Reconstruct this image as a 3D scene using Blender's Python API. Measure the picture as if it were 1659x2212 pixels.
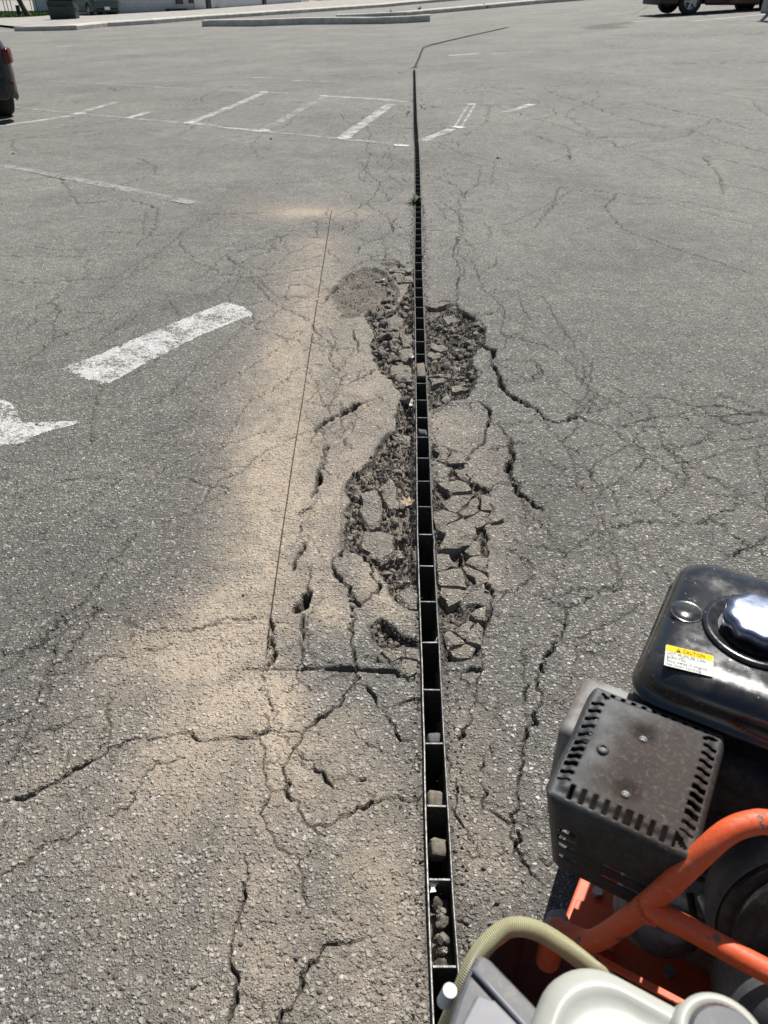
import bpy, bmesh, math, random
import numpy as np
from mathutils import Vector, Matrix, Euler

for o in list(bpy.data.objects):
    bpy.data.objects.remove(o, do_unlink=True)
scene = bpy.context.scene
COL = scene.collection
R = math.radians
random.seed(7)
rng = np.random.default_rng(11)

# ------------------------------------------------------------------ camera
CAM_H = 1.36
F = 1663.0                      # focal length in picture units (picture 1659 x 2212)
PITCH = math.atan((1106 + 40) / F)
sp, cp = math.sin(PITCH), math.cos(PITCH)
cam_d = bpy.data.cameras.new('camera')
cam = bpy.data.objects.new('camera', cam_d)
COL.objects.link(cam)
cam.location = (0, 0, CAM_H)
cam.rotation_euler = (math.pi / 2 - PITCH, 0, 0)
cam_d.sensor_fit = 'VERTICAL'
cam_d.sensor_height = 34.6
cam_d.lens = 34.6 * F / 2212
cam_d.clip_start = 0.05
cam_d.clip_end = 1500
cam_d.dof.use_dof = True
cam_d.dof.focus_distance = 2.3
cam_d.dof.aperture_fstop = 11.0
scene.camera = cam

# ------------------------------------------------------------------ sky, sun, exposure
SUN_EL, SUN_AZ = R(57), R(25)          # azimuth measured from +Y (view direction), negative = left
world = bpy.data.worlds.new('World')
scene.world = world
world.use_nodes = True
wn = world.node_tree
bg = wn.nodes['Background']
sky = wn.nodes.new('ShaderNodeTexSky')
sky.sky_type = 'NISHITA'
sky.sun_disc = False
sky.sun_elevation = SUN_EL
sky.sun_rotation = SUN_AZ
sky.air_density = 1.0
sky.dust_density = 1.0
wn.links.new(sky.outputs[0], bg.inputs[0])
bg.inputs[1].default_value = 0.05
sun_d = bpy.data.lights.new('sun', 'SUN')
sun_d.energy = 5.0
sun_d.angle = R(0.53)
sun_d.color = (1.0, 0.965, 0.91)
sun = bpy.data.objects.new('sun', sun_d)
COL.objects.link(sun)
to_sun = Vector((math.sin(SUN_AZ) * math.cos(SUN_EL), math.cos(SUN_AZ) * math.cos(SUN_EL), math.sin(SUN_EL)))
sun.rotation_euler = to_sun.to_track_quat('Z', 'Y').to_euler()
sun.location = to_sun * 50
vs = scene.view_settings
vs.view_transform = 'Standard'
vs.look = 'None'
vs.exposure = 0.40
vs.gamma = 1.0

# ------------------------------------------------------------------ authoring helpers
def sm(a, b, t):
    t = np.clip((np.asarray(t, float) - a) / (b - a), 0, 1)
    return t * t * (3 - 2 * t)

def terr(x, y):
    x = np.asarray(x, float); y = np.asarray(y, float)
    return 0.028 * x * sm(4, 14, y) + 0.022 * np.maximum(x, 0) * sm(13, 24, y)

def ray(px, py):
    u = (px - 829.5) / F; v = (py - 1106) / F
    return u, cp - v * sp, -(sp + v * cp)

def G(px, py):
    """point of the ground seen at a place of the picture"""
    dx, dy, dz = ray(px, py)
    ts = 0.4 * 1.004 ** np.arange(1560)
    below = (CAM_H + ts * dz) < terr(ts * dx, ts * dy)
    k = int(np.argmax(below)) if below.any() else len(ts) - 1
    lo, hi = ts[max(k - 1, 0)], ts[k]
    for _ in range(24):
        m = 0.5 * (lo + hi)
        if CAM_H + m * dz < float(terr(m * dx, m * dy)): hi = m
        else: lo = m
    return Vector((hi * dx, hi * dy, CAM_H + hi * dz))

def at(px, py, z):
    """point at height z along a view ray"""
    dx, dy, dz = ray(px, py)
    t = (z - CAM_H) / dz
    return Vector((t * dx, t * dy, z))

def src(off, scale, pts):
    """crop coordinates -> picture coordinates"""
    return [((off[0] + x / scale) * 0.768, (off[1] + y / scale) * 0.768) for x, y in pts]
cA = lambda p: src((800, 560), 2.37, p)
cB = lambda p: src((800, 1100), 2.37, p)
cC = lambda p: src((600, 1650), 2.37, p)
cE = lambda p: src((0, 800), 2.074, p)
cF = lambda p: src((0, 1700), 1.843, p)
cG = lambda p: src((1400, 900), 2.183, p)
cH = lambda p: src((0, 200), 1.508, p)
cR = lambda p: src((1000, 60), 3.318, p)
cD = lambda p: src((1000, 1700), 1.875, p)
cM = lambda p: p

def ground_poly(pts):
    return np.array([G(x, y)[:2] for x, y in pts])

_tab = rng.random((256, 256))
def vnoise(x, y, s=1.0, seed=0):
    x = np.asarray(x) * s + seed * 17.31; y = np.asarray(y) * s + seed * 9.77
    xi = np.floor(x).astype(int); yi = np.floor(y).astype(int)
    fx = x - xi; fy = y - yi
    fx = fx * fx * (3 - 2 * fx); fy = fy * fy * (3 - 2 * fy)
    a = _tab[xi & 255, yi & 255]; b = _tab[(xi + 1) & 255, yi & 255]
    c = _tab[xi & 255, (yi + 1) & 255]; d = _tab[(xi + 1) & 255, (yi + 1) & 255]
    return (a * (1 - fx) + b * fx) * (1 - fy) + (c * (1 - fx) + d * fx) * fy - 0.5

def fbm(x, y, s, octs=3, seed=0):
    r = 0; a = 1
    for k in range(octs):
        r = r + a * vnoise(x, y, s * 2 ** k, seed + k * 3); a *= 0.5
    return r

# ------------------------------------------------------------------ node helpers
class NT:
    def __init__(s, name):
        s.m = bpy.data.materials.new(name); s.m.use_nodes = True
        s.t = s.m.node_tree; s.b = s.t.nodes['Principled BSDF']; s.out = s.t.nodes['Material Output']
    def n(s, typ, ins=None, **kw):
        nd = s.t.nodes.new(typ)
        for k, v in kw.items(): setattr(nd, k, v)
        for k, v in (ins or {}).items(): s.set(nd.inputs[k], v)
        return nd
    def set(s, sock, v):
        if isinstance(v, bpy.types.NodeSocket): s.t.links.new(v, sock)
        else: sock.default_value = v
    def math(s, op, a, b=0.0, clamp=False):
        nd = s.n('ShaderNodeMath', operation=op, use_clamp=clamp)
        s.set(nd.inputs[0], a); s.set(nd.inputs[1], b)
        return nd.outputs[0]
    def mix(s, f, a, b, blend='MIX'):
        nd = s.n('ShaderNodeMix', data_type='RGBA', blend_type=blend)
        s.set(nd.inputs[0], f)
        s.set(nd.inputs[6], a if not isinstance(a, tuple) else (*a[:3], 1)); s.set(nd.inputs[7], b if not isinstance(b, tuple) else (*b[:3], 1))
        return nd.outputs[2]
    def ramp(s, f, stops, interp='LINEAR'):
        nd = s.n('ShaderNodeValToRGB'); nd.color_ramp.interpolation = interp
        e = nd.color_ramp.elements
        while len(e) < len(stops): e.new(0.5)
        for i, (p, c) in enumerate(stops):
            e[i].position = p; e[i].color = (*c, 1) if isinstance(c, tuple) else (c, c, c, 1)
        s.set(nd.inputs[0], f)
        return nd.outputs[0]
    def smooth(s, a, b, v):
        nd = s.n('ShaderNodeMapRange', interpolation_type='SMOOTHSTEP')
        s.set(nd.inputs[0], v); nd.inputs[1].default_value = a; nd.inputs[2].default_value = b
        return nd.outputs[0]
    def noise(s, vec, scale, detail=3, rough=0.55, out=0):
        nd = s.n('ShaderNodeTexNoise', {'Scale': scale, 'Detail': detail, 'Roughness': rough})
        if vec is not None: s.set(nd.inputs['Vector'], vec)
        return nd.outputs[out]
    def pos(s): return s.n('ShaderNodeNewGeometry').outputs['Position']
    def obj(s): return s.n('ShaderNodeTexCoord').outputs['Object']
    def fin(s, color=None, rough=None, bump=None, dist=0.002, strength=1.0, **kw):
        if color is not None: s.set(s.b.inputs['Base Color'], color if not isinstance(color, tuple) else (*color[:3], 1))
        if rough is not None: s.set(s.b.inputs['Roughness'], rough)
        if bump is not None:
            b = s.n('ShaderNodeBump', {'Height': bump, 'Strength': strength, 'Distance': dist})
            s.t.links.new(b.outputs[0], s.b.inputs['Normal'])
        for k, v in kw.items(): s.set(s.b.inputs[k.replace('_', ' ')], v)
        return s.m

def stone_nodes(t, pos):
    """aggregate: colour, relief height, stone tone"""
    nz = t.n('ShaderNodeTexNoise', {'Scale': 90.0, 'Detail': 1.0}); t.set(nz.inputs['Vector'], pos)
    sub = t.n('ShaderNodeVectorMath', operation='MULTIPLY_ADD')
    t.set(sub.inputs[0], nz.outputs['Color']); sub.inputs[1].default_value = (.009,) * 3; t.set(sub.inputs[2], pos)
    p = sub.outputs[0]
    v1 = t.n('ShaderNodeTexVoronoi', {'Scale': 108.0, 'Randomness': 1.0}); t.set(v1.inputs['Vector'], p)
    v2 = t.n('ShaderNodeTexVoronoi', {'Scale': 235.0}); t.set(v2.inputs['Vector'], p)
    s1 = t.n('ShaderNodeSeparateColor'); t.set(s1.inputs[0], v1.outputs['Color'])
    s2 = t.n('ShaderNodeSeparateColor'); t.set(s2.inputs[0], v2.outputs['Color'])
    d1 = v1.outputs['Distance']; d2 = v2.outputs['Distance']
    big = t.math('MULTIPLY', t.smooth(0.58, 0.48, d1), t.smooth(0.34, 0.38, s1.outputs[1]))
    c1 = t.ramp(s1.outputs[0], [(0, (.080, .078, .073)), (.25, (.158, .151, .135)), (.55, (.235, .224, .199)), (.80, (.305, .29, .258)), (.93, (.36, .345, .305)), (1, (.50, .48, .43))])
    c2 = t.ramp(s2.outputs[0], [(0, (.075, .072, .066)), (.4, (.165, .156, .139)), (.8, (.255, .241, .213)), (1, (.44, .42, .38))])
    mat2 = t.mix(t.smooth(.36, .52, d2), c2, (.068, .064, .058))
    col = t.mix(big, mat2, c1)
    h1 = t.math('MULTIPLY', t.math('SUBTRACT', 0.66, d1, clamp=True), big)
    h2 = t.math('MULTIPLY', t.math('SUBTRACT', 0.6, d2, clamp=True), 0.62)
    hh = t.math('ADD', t.math('MULTIPLY', h1, 1.25), h2)
    # scattered pale stones and dark pits, big enough to read from a distance
    v0 = t.n('ShaderNodeTexVoronoi', {'Scale': 47.0}); t.set(v0.inputs['Vector'], pos)
    s0 = t.n('ShaderNodeSeparateColor'); t.set(s0.inputs[0], v0.outputs['Color'])
    spot = t.smooth(.40, .26, v0.outputs['Distance'])
    col = t.mix(t.math('MULTIPLY', t.math('MULTIPLY', spot, t.smooth(.80, .88, s0.outputs[0])), .5), col, (.42, .405, .365))
    col = t.mix(t.math('MULTIPLY', t.math('MULTIPLY', spot, t.smooth(.17, .10, s0.outputs[0])), .85), col, (.03, .029, .027))
    return col, hh, s1.outputs[2]

def asphalt_material(name, masks=False, tone=1.0):
    t = NT(name); pos = t.pos()
    col, hh, r3 = stone_nodes(t, pos)
    # tonal variety of the old surface
    big = t.noise(pos, 0.55, 4, .6)
    far_ = t.noise(pos, 3.2, 5, .85)
    mid = t.noise(pos, 11.0, 4, .85)
    grain = t.noise(pos, 66.0, 2, .8)
    k = t.n('ShaderNodeMapRange'); t.set(k.inputs[0], t.math('ADD', t.math('ADD', t.math('MULTIPLY', big, .22), t.math('MULTIPLY', far_, .22)), t.math('ADD', t.math('MULTIPLY', mid, .28), t.math('MULTIPLY', grain, .28))))
    k.inputs[1].default_value = .32; k.inputs[2].default_value = .68; k.inputs[3].default_value = .42 * tone; k.inputs[4].default_value = 1.86 * tone
    mul = t.n('ShaderNodeVectorMath', operation='SCALE'); t.set(mul.inputs[0], col); t.set(mul.inputs['Scale'], k.outputs[0])
    col = mul.outputs[0]
    # thin grey film of dust and weathering on everything
    col = t.mix(0.14, col, (.25 * tone, .238 * tone, .21 * tone))
    tonal = k.outputs[0]
    if masks:
        a = t.n('ShaderNodeAttribute', attribute_name='masks')
        s = t.n('ShaderNodeSeparateColor'); t.set(s.inputs[0], a.outputs['Color'])
        dust, dark, soil = s.outputs[0], s.outputs[1], s.outputs[2]
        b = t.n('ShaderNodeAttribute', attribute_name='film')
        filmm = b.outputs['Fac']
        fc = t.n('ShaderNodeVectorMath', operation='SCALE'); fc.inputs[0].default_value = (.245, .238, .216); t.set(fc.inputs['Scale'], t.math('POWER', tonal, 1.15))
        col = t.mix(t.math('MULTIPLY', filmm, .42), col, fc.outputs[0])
        dn = t.noise(pos, 28.0, 3, .6)
        streak = t.n('ShaderNodeMapping', {'Scale': (7, 1.6, 1)}); t.set(streak.inputs['Vector'], pos)
        sn = t.noise(streak.outputs[0], 3.0, 3, .6)
        f = t.math('MULTIPLY', dust, t.math('ADD', .12, t.math('MULTIPLY', t.math('ADD', dn, sn), .92)), clamp=True)
        cov = t.math('MULTIPLY', f, t.math('SUBTRACT', 1.06, t.math('MULTIPLY', hh, .42)), clamp=True)
        tan = t.mix(dn, (.42, .335, .245), (.53, .44, .335))
        col = t.mix(t.math('MULTIPLY', cov, .74), col, tan)
        sl = t.mix(t.noise(pos, 14, 4, .7), (.11, .092, .07), (.25, .21, .16))
        col = t.mix(t.math('MULTIPLY', soil, .85), col, sl)
        dk = t.mix(t.noise(pos, 90, 3, .7), (.018, .016, .014), (.085, .076, .064))
        col = t.mix(t.math('MULTIPLY', dark, .94), col, dk)
        hh = t.math('MULTIPLY', hh, t.math('SUBTRACT', 1.0, t.math('MULTIPLY', dust, .22)))
    else:
        col = t.mix(t.math('ADD', .16, t.math('MULTIPLY', t.noise(pos, 16, 3, .6), .34)), col, (.36, .305, .235))
    return t.fin(col, .82, hh, .0095, 1.0, Specular_IOR_Level=.32)

M = {}
M['asphalt'] = asphalt_material('old_asphalt', True)
M['chunk'] = asphalt_material('broken_asphalt', False, 1.0)

def rubble_material(name, lo, hi, rough=.9):
    t = NT(name); pos = t.pos()
    n1 = t.noise(pos, 70, 4, .7); oi = t.n('ShaderNodeObjectInfo').outputs['Random']
    c = t.mix(t.smooth(.3, .72, n1), lo, hi)
    mul = t.n('ShaderNodeVectorMath', operation='SCALE'); t.set(mul.inputs[0], c); t.set(mul.inputs['Scale'], t.math('ADD', .6, t.math('MULTIPLY', oi, .8)))
    return t.fin(mul.outputs[0], rough, t.noise(pos, 260, 4, .7), .004, .9)
M['rubble'] = rubble_material('bitumen_rubble', (.06, .053, .046), (.26, .23, .19))
M['pebble'] = rubble_material('pebble', (.12, .11, .095), (.30, .28, .245))

def paint_material(name, cover, tone):
    t = NT(name); pos = t.pos()
    col, hh, r3 = stone_nodes(t, pos)
    n1 = t.noise(pos, 40, 4, .7); n2 = t.noise(pos, 7, 3, .6)
    v = t.math('ADD', t.math('ADD', t.math('MULTIPLY', n1, .9), t.math('MULTIPLY', n2, .8)), t.math('MULTIPLY', hh, .38))
    f = t.smooth(1.32 - cover - .13, 1.32 - cover + .13, v)
    m = t.fin(t.mix(t.noise(pos, 90, 3), (tone * .86, tone * .85, tone * .81), (tone, tone, tone * .97)), .7, hh, .007, .9)
    tr = t.n('ShaderNodeBsdfTransparent'); mx = t.n('ShaderNodeMixShader')
    t.set(mx.inputs[0], f); t.t.links.new(tr.outputs[0], mx.inputs[1]); t.t.links.new(t.b.outputs[0], mx.inputs[2])
    t.t.links.new(mx.outputs[0], t.out.inputs[0])
    return m
M['paint_bright'] = paint_material('white_paint_worn', .48, .56)
M['paint_mid'] = paint_material('white_paint_old', .47, .46)
M['paint_faint'] = paint_material('white_paint_faded', .47, .33)
M['paint_dab'] = paint_material('white_paint_fresh', .56, .62)

def simple(name, col, rough=.5, metal=0.0, var=0.0, scale=40, bump=0.0, bd=.001, col2=None, dusty=0.0, **kw):
    t = NT(name); pos = t.obj()
    c = tuple(col)
    n = t.noise(pos, scale, 4, .6)
    if col2 is None: col2 = tuple(min(1, x * (1 + var)) for x in c); lo = tuple(x * (1 - var) for x in c)
    else: lo = c
    cc = t.mix(t.smooth(.32, .68, n), lo, tuple(col2))
    if dusty:
        up = t.n('ShaderNodeSeparateXYZ'); t.set(up.inputs[0], t.n('ShaderNodeNewGeometry').outputs['Normal'])
        dn = t.noise(pos, 55, 5, .75); dl_ = t.noise(pos, 9, 3, .6)
        f = t.math('MULTIPLY', t.smooth(.44, .70, t.math('ADD', t.math('MULTIPLY', dn, .6), t.math('MULTIPLY', dl_, .4))), t.math('ADD', .35, t.math('MULTIPLY', t.smooth(-.2, .9, up.outputs[2]), .65)))
        cc = t.mix(t.math('MULTIPLY', f, dusty), cc, (.27, .225, .165))
        rough = rough + .05
    return t.fin(cc, t.math('ADD', rough - .06, t.math('MULTIPLY', n, .12)), n if bump else None, bd, bump, Metallic=metal, **kw)

# ------------------------------------------------------------------ object helpers
def link(o, parent=None):
    COL.objects.link(o)
    if parent is not None: o.parent = parent
    return o

def tag(o, label=None, cat=None, group=None, kind=None):
    if label: o['label'] = label
    if cat: o['category'] = cat
    if group: o['group'] = group
    if kind: o['kind'] = kind
    return o

def empty(name, loc, rz=0.0):
    o = bpy.data.objects.new(name, None); COL.objects.link(o)
    o.empty_display_size = .1
    o.location = loc; o.rotation_euler = (0, 0, rz)
    return o

def obj_from(name, verts, faces, mat, parent=None, smooth=False, origin=None):
    me = bpy.data.meshes.new(name)
    if origin is not None:
        ov = Vector(origin); verts = [Vector(v) - ov for v in verts]
    me.from_pydata([tuple(v) for v in verts], [], faces)
    me.materials.append(mat)
    if smooth: me.polygons.foreach_set('use_smooth', [True] * len(me.polygons))
    me.update()
    o = bpy.data.objects.new(name, me)
    if origin is not None: o.location = origin
    return link(o, parent)

class MB:
    """collects shapes into one mesh"""
    def __init__(s): s.bm = bmesh.new()
    def box(s, c, size, rot=None, bevel=0.0, seg=2):
        g = bmesh.ops.create_cube(s.bm, size=1.0)
        vs_ = g['verts']
        for v in vs_: v.co = Vector((v.co.x * size[0], v.co.y * size[1], v.co.z * size[2]))
        if bevel:
            es = list({e for v in vs_ for e in v.link_edges})
            r = bmesh.ops.bevel(s.bm, geom=es, offset=bevel, segments=seg, affect='EDGES', profile=.5)
            vs_ = list({v for f in r['faces'] for v in f.verts} | {v for v in vs_ if v.is_valid})
        m = Matrix.Translation(c) @ (rot.to_4x4() if rot is not None else Matrix())
        for v in vs_: v.co = m @ v.co
        return s
    def cyl(s, a, b, r0, r1=None, n=16, cap=True):
        a = Vector(a); b = Vector(b); r1 = r0 if r1 is None else r1
        d = (b - a); q = d.to_track_quat('Z', 'Y').to_matrix().to_4x4()
        g = bmesh.ops.create_cone(s.bm, cap_ends=cap, segments=n, radius1=r0, radius2=r1, depth=d.length)
        m = Matrix.Translation((a + b) / 2) @ q
        for v in g['verts']: v.co = m @ v.co
        return s
    def tube(s, pts, r, n=14, cap=True):
        pts = [Vector(p) for p in pts]
        rr = r if isinstance(r, (list, tuple)) else [r] * len(pts)
        rings = []; up = None
        for i, p in enumerate(pts):
            d = (pts[min(i + 1, len(pts) - 1)] - pts[max(i - 1, 0)]).normalized()
            if up is None:
                up = Vector((0, 0, 1)) if abs(d.z) < .9 else Vector((1, 0, 0))
            x = d.cross(up).normalized(); up = x.cross(d).normalized()
            rings.append([s.bm.verts.new(p + x * (rr[i] * math.cos(2 * math.pi * k / n)) + up * (rr[i] * math.sin(2 * math.pi * k / n))) for k in range(n)])
        for a, b in zip(rings, rings[1:]):
            for k in range(n): s.bm.faces.new((a[k], a[(k + 1) % n], b[(k + 1) % n], b[k]))
        if cap:
            s.bm.faces.new(rings[0][::-1]); s.bm.faces.new(rings[-1])
        return s
    def lathe(s, prof, c, axis='Z', n=24, rot=None):
        m = Matrix.Translation(c) @ (rot.to_4x4() if rot is not None else Matrix())
        rings = []
        for (r, z) in prof:
            if r < 1e-6: rings.append([s.bm.verts.new(m @ Vector((0, 0, z)))])
            else: rings.append([s.bm.verts.new(m @ Vector((r * math.cos(2 * math.pi * k / n), r * math.sin(2 * math.pi * k / n), z))) for k in range(n)])
        for a, b in zip(rings, rings[1:]):
            for k in range(n):
                if len(a) == 1 and len(b) == 1: continue
                if len(a) == 1: s.bm.faces.new((a[0], b[k], b[(k + 1) % n]))
                elif len(b) == 1: s.bm.faces.new((a[k], a[(k + 1) % n], b[0]))
                else: s.bm.faces.new((a[k], a[(k + 1) % n], b[(k + 1) % n], b[k]))
        return s
    def prism(s, poly, z0, z1, m=None):
        m = m or Matrix()
        a = [s.bm.verts.new(m @ Vector((x, y, z0))) for x, y in poly]
        b = [s.bm.verts.new(m @ Vector((x, y, z1))) for x, y in poly]
        n = len(poly)
        for k in range(n): s.bm.faces.new((a[k], a[(k + 1) % n], b[(k + 1) % n], b[k]))
        s.bm.faces.new(a[::-1]); s.bm.faces.new(b)
        return s
    def build(s, name, mat, parent=None, smooth=False, origin=None, angle=None):
        me = bpy.data.meshes.new(name)
        bmesh.ops.recalc_face_normals(s.bm, faces=s.bm.faces)
        if origin is not None:
            for v in s.bm.verts: v.co -= Vector(origin)
        s.bm.to_mesh(me); s.bm.free()
        me.materials.append(mat)
        if smooth:
            me.polygons.foreach_set('use_smooth', [True] * len(me.polygons))
            if angle is not None: me.set_sharp_from_angle(angle=angle)
        o = bpy.data.objects.new(name, me)
        if origin is not None and parent is None: o.location = origin
        return link(o, parent)

# ================================================================== THE GROUND
# --- line of the slot drain (world), from near to the bend
DR = [(975, 2330), (968, 2212), (960, 2085), (950, 1897), (943.5, 1738), (938, 1603), (934, 1487), (929, 1385), (925, 1297), (921.5, 1220),
      (918.5, 1152), (915, 1037), (911, 870), (906.5, 700), (904, 600), (903.5, 450), (901, 330), (897, 260), (894.5, 150)]
dr_w = ground_poly(DR)
dr_w = np.vstack([[dr_w[0][0] + (dr_w[0][0] - dr_w[2][0]) / (dr_w[0][1] - dr_w[2][1]) * (-1.5 - dr_w[0][1]), -1.5], dr_w])
Y_BEND = dr_w[-1][1]
_ys = np.linspace(-1.5, Y_BEND, 400)
_xs = np.interp(_ys, dr_w[:, 1], dr_w[:, 0])
_k = np.exp(-np.linspace(-2, 2, 15) ** 2); _k /= _k.sum()
_xs = np.convolve(np.pad(_xs, 7, mode='reflect', reflect_type='odd'), _k, 'valid')
def xd(y): return np.interp(y, _ys, _xs)
SLOT = 0.0205           # half clear width of the slot
RAIL = 0.0036           # rail thickness

# --- structured fan of vertices along the drain line
rows = [-6, -3, -1.5, -.6, 0.0, .2]
y = .38
while y < 12: rows.append(y); y += max(.0030, .0030 * y)
while y < 70: rows.append(y); y += .0065 * y
while y < 600: rows.append(y); y *= 1.12
YR = np.array(rows)
nside = 420
tt = np.linspace(0, 1, nside)
s_in = tt ** 1.4
s_all = np.concatenate([s_in, [1.03, 1.1, 1.25, 1.6, 2.4, 4.0, 7.0]])
Wy = .75 + .48 * np.maximum(YR, 0)
off = (SLOT + .001) + s_all[None, :] * Wy[:, None]
XR = np.concatenate([xd(YR)[:, None] - off[:, ::-1], xd(YR)[:, None] + off], axis=1)
NR, NC = XR.shape
YY = np.repeat(YR[:, None], NC, axis=1)
NL = len(s_all)                       # left columns 0..NL-1, right NL..
ddrain = XR - xd(YR)[:, None]

Z = np.zeros_like(XR)
near = YR < 16
nr = int(near.sum())
xs_, ys_ = XR[:nr], YY[:nr]
amp = sm(16, 9, ys_)
# settled along the drain, gently uneven
side = np.abs(ddrain[:nr])
Z[:nr] += amp * (.010 * fbm(xs_, ys_, 1.3, 3, 2) + .0035 * fbm(xs_, ys_, 9, 3, 5) + .0022 * fbm(xs_, ys_, 42, 2, 8))
Z[:nr] -= amp * .010 * np.exp(-(side / .22) ** 2)

DUST = np.zeros_like(XR); DARK = np.zeros_like(XR); SOIL = np.zeros_like(XR)
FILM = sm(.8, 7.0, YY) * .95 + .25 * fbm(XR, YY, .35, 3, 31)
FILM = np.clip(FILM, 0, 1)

def window(x0, x1, y0, y1):
    r0 = np.searchsorted(YR, y0); r1 = np.searchsorted(YR, y1)
    if r1 - r0 < 1:
        r0 = max(r0 - 1, 0); r1 = min(r0 + 2, NR)
    c0 = min(np.searchsorted(XR[r0], x0), np.searchsorted(XR[r1 - 1], x0))
    c1 = max(np.searchsorted(XR[r0], x1), np.searchsorted(XR[r1 - 1], x1))
    return slice(r0, r1), slice(max(c0 - 1, 0), min(c1 + 1, NC))

CUT = np.zeros_like(XR)              # depth of cracks
def crack(pts, w, depth=None, jit=1.0, dark=1.0, gaps=0.0, sharp=1.6):
    """a crack through picture points, w = full width in millimetres"""
    P = ground_poly(pts)
    out = [P[0]]
    for a, b in zip(P, P[1:]):
        L = np.hypot(*(b - a)); n = max(1, int(L / max(.010, .006 * a[1])))
        nrm = np.array([-(b - a)[1], (b - a)[0]]) / max(L, 1e-6)
        for k in range(1, n + 1):
            q = a + (b - a) * k / n
            if k < n: q = q + nrm * rng.normal(0, .0034 * jit * (1 + .22 * a[1]))
            out.append(q)
    out = np.array(out)
    wv = w * .001 * (.45 + .70 * np.abs(np.convolve(rng.normal(0, 1, len(out) + 4), np.ones(5) / 2.6, 'valid')))
    wv[0] *= .5; wv[-1] *= .5
    for i in range(len(out) - 1):
        a, b = out[i], out[i + 1]
        if gaps and rng.random() < gaps: continue
        ww = .5 * (wv[i] + wv[i + 1])
        Wl = .75 + .48 * max(a[1], 0); sl_ = min(1, abs(a[0] - float(xd(a[1]))) / Wl)
        cell = max(1.4 * sl_ ** .286 / nside * Wl, .0008)
        hw = max(ww * .5, .56 * cell)
        dep = (depth if depth else max(2.6 * ww, .007)) * min(1, (ww * .5 / hw) ** .3)
        rad = hw * 1.35
        rs, cs = window(min(a[0], b[0]) - rad, max(a[0], b[0]) + rad, min(a[1], b[1]) - rad * 1.6, max(a[1], b[1]) + rad * 1.6)
        x = XR[rs, cs]; yv = YY[rs, cs]
        ab = b - a; L2 = max(ab @ ab, 1e-9)
        t = np.clip(((x - a[0]) * ab[0] + (yv - a[1]) * ab[1]) / L2, 0, 1)
        d = np.hypot(x - a[0] - t * ab[0], yv - a[1] - t * ab[1])
        prof = np.clip(1 - (d / rad) ** 2, 0, 1) ** sharp
        CUT[rs, cs] = np.maximum(CUT[rs, cs], prof * dep)
        DARK[rs, cs] = np.maximum(DARK[rs, cs], dark * np.clip(1.35 - d / hw, 0, 1) * min(1, (ww * .5 / hw) ** .2))

def poly_sd(P, x, y):
    """signed distance (positive inside) to a polygon"""
    n = len(P); inside = np.zeros(x.shape, bool); dmin = np.full(x.shape, 1e9)
    for i in range(n):
        a, b = P[i], P[(i + 1) % n]
        ab = b - a; L2 = max(ab @ ab, 1e-12)
        t = np.clip(((x - a[0]) * ab[0] + (y - a[1]) * ab[1]) / L2, 0, 1)
        dmin = np.minimum(dmin, np.hypot(x - a[0] - t * ab[0], y - a[1] - t * ab[1]))
        c = (a[1] > y) != (b[1] > y)
        with np.errstate(divide='ignore', invalid='ignore'):
            xi = a[0] + (y - a[1]) * ab[0] / (ab[1] if abs(ab[1]) > 1e-12 else 1e-12)
        inside ^= c & (x < xi)
    return np.where(inside, dmin, -dmin)

def rough_poly(P, amp=.006, step=.02):
    out = []
    n = len(P)
    for i in range(n):
        a, b = P[i], P[(i + 1) % n]; L = np.hypot(*(b - a)); m = max(1, int(L / step))
        nrm = np.array([-(b - a)[1], (b - a)[0]]) / max(L, 1e-6)
        for k in range(m): out.append(a + (b - a) * k / m + (nrm * rng.normal(0, amp) if k else 0))
    return np.array(out)

def pit(pts, depth, rim=.008, rough=.008, dark=0.0, soil=0.0, freq=26, world=False, rimdark=.9, ragged=.006):
    P = rough_poly(pts if world else ground_poly(pts), ragged)
    pad = .03
    rs, cs = window(P[:, 0].min() - pad, P[:, 0].max() + pad, P[:, 1].min() - pad, P[:, 1].max() + pad)
    x = XR[rs, cs]; yv = YY[rs, cs]
    sd = poly_sd(P, x, yv)
    f = sm(-.002, rim, sd)
    Z[rs, cs] += -depth * f + f * rough * fbm(x, yv, freq, 4, 13) * 1.6
    wide = sm(-.004, rim, sd)
    DARK[rs, cs] = np.maximum(DARK[rs, cs] * (1 - wide * .5), dark * wide * np.clip(.75 + 1.2 * fbm(x, yv, 18, 3, 21), 0, 1))
    # freshly broken rim shows black bitumen
    rimband = np.exp(-((sd - .004) / .006) ** 2)
    DARK[rs, cs] = np.maximum(DARK[rs, cs], rimdark * rimband)
    SOIL[rs, cs] = np.maximum(SOIL[rs, cs], soil * sm(.0, .02, sd))
    return P

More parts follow.
